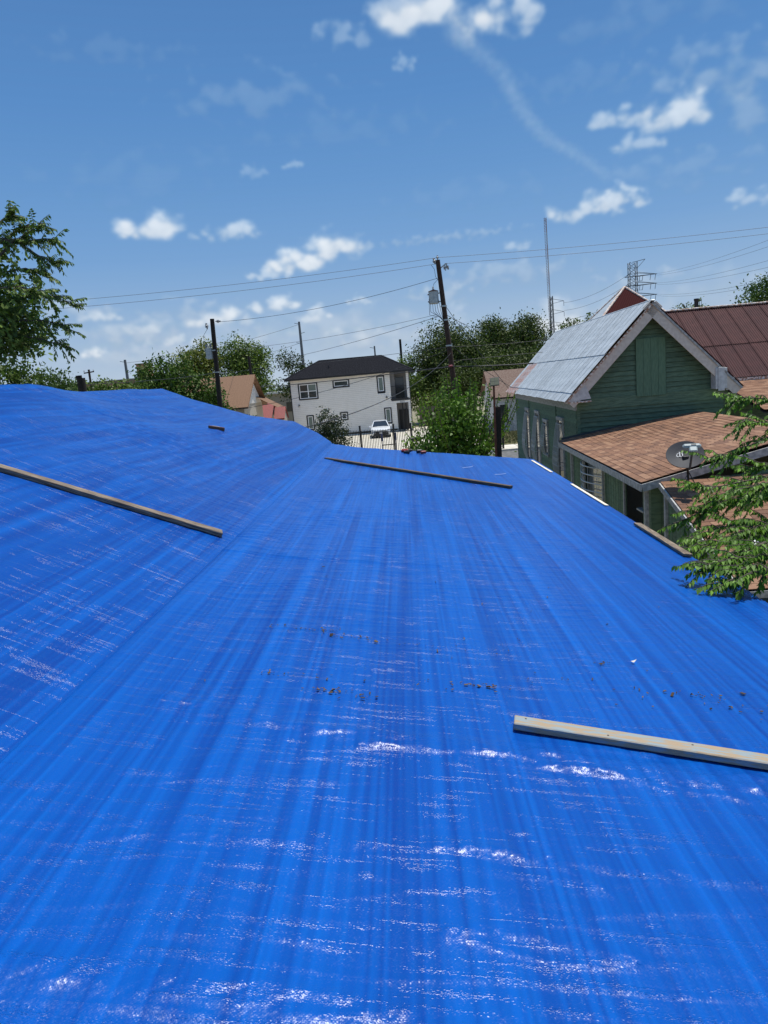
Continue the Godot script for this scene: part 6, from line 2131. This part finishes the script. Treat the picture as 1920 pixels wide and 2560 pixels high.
func trees() -> void:
	hackberry()
	left_tree()
	mulberry()
	var oak0 := Color(0.035, 0.051, 0.015)
	var oak1 := Color(0.128, 0.159, 0.041)
	var mid0 := Color(0.061, 0.101, 0.020)
	var mid1 := Color(0.209, 0.270, 0.057)
	var yel0 := Color(0.095, 0.115, 0.022)
	var yel1 := Color(0.270, 0.284, 0.061)
	var grp := "trees beyond the street"
	tree("oak_tree", "wide dark oak right behind the leaning brown pole", Vector3(5.5, 0, -85), [[Vector3(5.6, 7.6, -85), Vector3(3.6, 3.6, 3.2)], [Vector3(3.8, 5.6, -84), Vector3(2.2, 3.0, 2.2)], [Vector3(8.2, 6.6, -84), Vector3(2.6, 2.8, 2.4)]], oak0, oak1, 0.26, 2.2, 26, 1, grp)
	tree("oak_tree", "tall dark oak with a notched top beside the small far pylon", Vector3(12.0, 0, -88), [[Vector3(11.4, 9.2, -88), Vector3(2.3, 2.4, 2.2)], [Vector3(15.0, 9.0, -88), Vector3(2.5, 2.6, 2.2)], [Vector3(13.2, 6.6, -87), Vector3(4.4, 2.6, 2.6)]], oak0, oak1, 0.26, 2.2, 26, 2, grp)
	tree("oak_tree", "low dark oak directly above the rusty-roofed white cottage", Vector3(11.0, 0, -79), [[Vector3(10.5, 4.8, -79), Vector3(3.8, 2.4, 2.4)], [Vector3(15.0, 5.0, -80), Vector3(3.2, 2.4, 2.4)], [Vector3(6.5, 4.2, -79), Vector3(2.4, 2.2, 2.0)]], oak0, oak1, 0.24, 2.2, 26, 3, grp)
	tree("green_tree", "dark green big-leaved tree just left of the dark pole", Vector3(-15.6, 0, -50), [[Vector3(-17.0, 6.5, -50), Vector3(1.3, 1.9, 1.3)], [Vector3(-15.4, 6.0, -50), Vector3(1.4, 2.0, 1.3)], [Vector3(-13.9, 5.2, -50), Vector3(1.2, 1.6, 1.1)], [Vector3(-13.0, 4.4, -50), Vector3(0.8, 1.2, 0.9)], [Vector3(-16.4, 4.6, -49.5), Vector3(2.0, 1.3, 1.2)]], Color(0.034, 0.068, 0.014), Color(0.115, 0.182, 0.032), 0.22, 2.4, 22, 4, grp)
	tree("green_tree", "yellowish green tree behind the dark pole's transformer", Vector3(-22.6, 0, -80), [[Vector3(-23.4, 8.4, -80), Vector3(2.2, 2.4, 2.0)], [Vector3(-21.6, 8.9, -80), Vector3(1.9, 2.4, 2.0)], [Vector3(-22.4, 6.0, -79), Vector3(3.0, 2.2, 2.2)]], yel0, yel1, 0.24, 2.0, 24, 5, grp)
	tree("green_tree", "round mid-green tree between the two dark poles", Vector3(-18.0, 0, -81), [[Vector3(-18.6, 9.2, -81), Vector3(2.2, 2.2, 2.0)], [Vector3(-16.4, 8.6, -81), Vector3(1.9, 2.4, 2.0)], [Vector3(-17.6, 6.2, -80), Vector3(3.2, 2.2, 2.2)]], mid0, mid1, 0.24, 2.0, 24, 6, grp)
	tree("green_tree", "thin-crowned dark tree tight left of the charcoal roof", Vector3(-12.8, 0, -86), [[Vector3(-13.4, 8.2, -86), Vector3(1.6, 1.7, 1.6)], [Vector3(-11.8, 7.2, -86), Vector3(1.4, 1.5, 1.4)], [Vector3(-13.0, 5.4, -85), Vector3(2.0, 1.6, 1.8)]], oak0, Color(0.081, 0.115, 0.030), 0.24, 0.9, 20, 7, grp)
	tree("green_tree", "broad low tree before the long brick building", Vector3(-21.6, 0, -62), [[Vector3(-22.4, 5.8, -62), Vector3(1.7, 1.4, 1.5)], [Vector3(-20.6, 5.8, -62), Vector3(1.6, 1.5, 1.5)]], mid0, mid1, 0.26, 2.2, 22, 8, grp)
	tree("green_tree", "low hedge-like tree by the cut-off pole", Vector3(-26.6, 0, -60), [[Vector3(-25.2, 5.9, -60), Vector3(1.8, 1.3, 1.5)], [Vector3(-28.0, 6.0, -60), Vector3(1.9, 1.3, 1.5)], [Vector3(-23.4, 5.8, -60), Vector3(1.4, 1.3, 1.4)]], mid0, mid1, 0.26, 2.2, 22, 9, grp)
	tree("green_tree", "leafy tree between the dark pole and the tan gable", Vector3(-14.8, 0, -52), [[Vector3(-15.2, 4.2, -52), Vector3(1.6, 1.5, 1.3)], [Vector3(-13.4, 3.4, -51), Vector3(1.2, 0.9, 1.0)], [Vector3(-11.2, 3.0, -51), Vector3(0.9, 0.7, 0.8)]], Color(0.034, 0.068, 0.014), Color(0.095, 0.149, 0.030), 0.22, 2.4, 22, 10, grp)
	tree("round_shrub", "rounded green bush rising behind the tarp ridge by the left tree", Vector3(-20.6, 0, -42), [[Vector3(-20.5, 6.5, -42), Vector3(1.3, 1.1, 1.2)], [Vector3(-21.4, 5.7, -42), Vector3(1.3, 1.0, 1.1)], [Vector3(-19.4, 5.8, -42), Vector3(1.0, 0.9, 1.0)]], Color(0.041, 0.074, 0.020), Color(0.101, 0.149, 0.041), 0.17, 2.6, 26, 11, grp)
	tree("green_tree", "dense green tree low behind the tarp ridge at the left edge", Vector3(-11.6, 0, -19.4), [[Vector3(-10.75, 5.85, -19.4), Vector3(1.0, 0.95, 0.9)], [Vector3(-12.2, 6.0, -19.4), Vector3(1.2, 1.1, 1.0)]], Color(0.038, 0.070, 0.014), Color(0.121, 0.176, 0.032), 0.11, 4.5, 30, 12, grp)
	tree("green_tree", "dark round tree top over the maroon roof at the right edge", Vector3(30.0, 0, -60), [[Vector3(29.9, 8.9, -60), Vector3(2.2, 2.0, 2.0)], [Vector3(32.0, 9.6, -60), Vector3(2.4, 2.4, 2.0)]], Color(0.034, 0.065, 0.014), Color(0.101, 0.155, 0.027), 0.2, 2.8, 24, 13, grp)
	tree("green_tree", "sparse small tree top over the maroon roof ridge", Vector3(24.3, 0, -62), [[Vector3(23.7, 8.9, -62), Vector3(0.9, 0.7, 0.8)], [Vector3(25.1, 9.1, -62), Vector3(0.9, 0.8, 0.8)], [Vector3(27.3, 8.5, -62), Vector3(0.9, 0.5, 0.8)]], oak0, mid1, 0.18, 1.4, 14, 14, grp)
	tree("green_tree", "sparse tree top between the mast and the grey gable roof", Vector3(14.3, 0, -60), [[Vector3(13.9, 8.3, -60), Vector3(1.1, 0.8, 0.9)], [Vector3(15.6, 8.6, -60), Vector3(0.9, 0.7, 0.8)]], oak0, mid1, 0.18, 1.5, 16, 15, grp)
	tree("green_tree", "green tree right behind the balcony end of the white house", Vector3(1.8, 0, -83), [[Vector3(1.9, 3.6, -82), Vector3(1.7, 2.0, 1.4)], [Vector3(0.6, 6.8, -84), Vector3(1.3, 1.3, 1.2)], [Vector3(3.0, 2.2, -80), Vector3(1.4, 1.6, 1.2)]], mid0, mid1, 0.22, 2.4, 22, 16, grp)
	tree("dark_shrub", "wispy dark bush in front of the white house wall", Vector3(-5.4, 0.1, -50), [[Vector3(-5.4, 2.6, -50), Vector3(0.95, 1.15, 0.9)], [Vector3(-5.0, 1.5, -50), Vector3(1.15, 0.9, 0.9)], [Vector3(-6.0, 1.7, -50), Vector3(0.7, 0.8, 0.8)]], Color(0.019, 0.030, 0.014), Color(0.054, 0.074, 0.030), 0.14, 3.6, 26, 17)
	tree("round_shrub", "low weedy shrub at the foot of the white cottage", Vector3(10.5, 0.1, -60.0), [[Vector3(10.5, 0.7, -60.0), Vector3(0.8, 0.5, 0.5)]], mid0, mid1, 0.13, 4.0, 20, 18)
	tree("round_shrub", "shrub by the mailbox at the driveway fence", Vector3(1.2, 0.1, -46.6), [[Vector3(1.0, 0.6, -46.6), Vector3(0.8, 0.5, 0.5)], [Vector3(2.2, 0.5, -46.6), Vector3(0.7, 0.4, 0.5)]], mid0, mid1, 0.13, 4.0, 20, 19)
	# the far wood all round
	var b := Buf.new()
	var r := RandomNumberGenerator.new()
	r.seed = 404
	for k in 210:
		var a := deg_to_rad(-75.0 + k * 150.0 / 210.0)
		var d := r.randf_range(165.0, 260.0)
		var p := Vector3(sin(a) * d, r.randf_range(2.2, 4.2), -cos(a) * d)
		fill_crown(b, r, p, Vector3(r.randf_range(4.5, 8.0), r.randf_range(2.8, 4.6), 4.0), 34, 12, 1.1, Color(0.034, 0.057, 0.018), Color(0.088, 0.128, 0.038), 0.3)
	tag(put("distant_woods", b.mesh(), mat("leaves", Color.WHITE, 0.55)), "far belt of trees closing the horizon", "woods", "", "stuff")


func _ready() -> void:
	light_and_camera()
	ground_and_street()
	make_tarp()
	house_under_tarp()
	loose_things()
	green_house()
	satellite_dish()
	white_house()
	parked_car()
	iron_fence()
	other_buildings()
	poles_and_wires()
	trees()
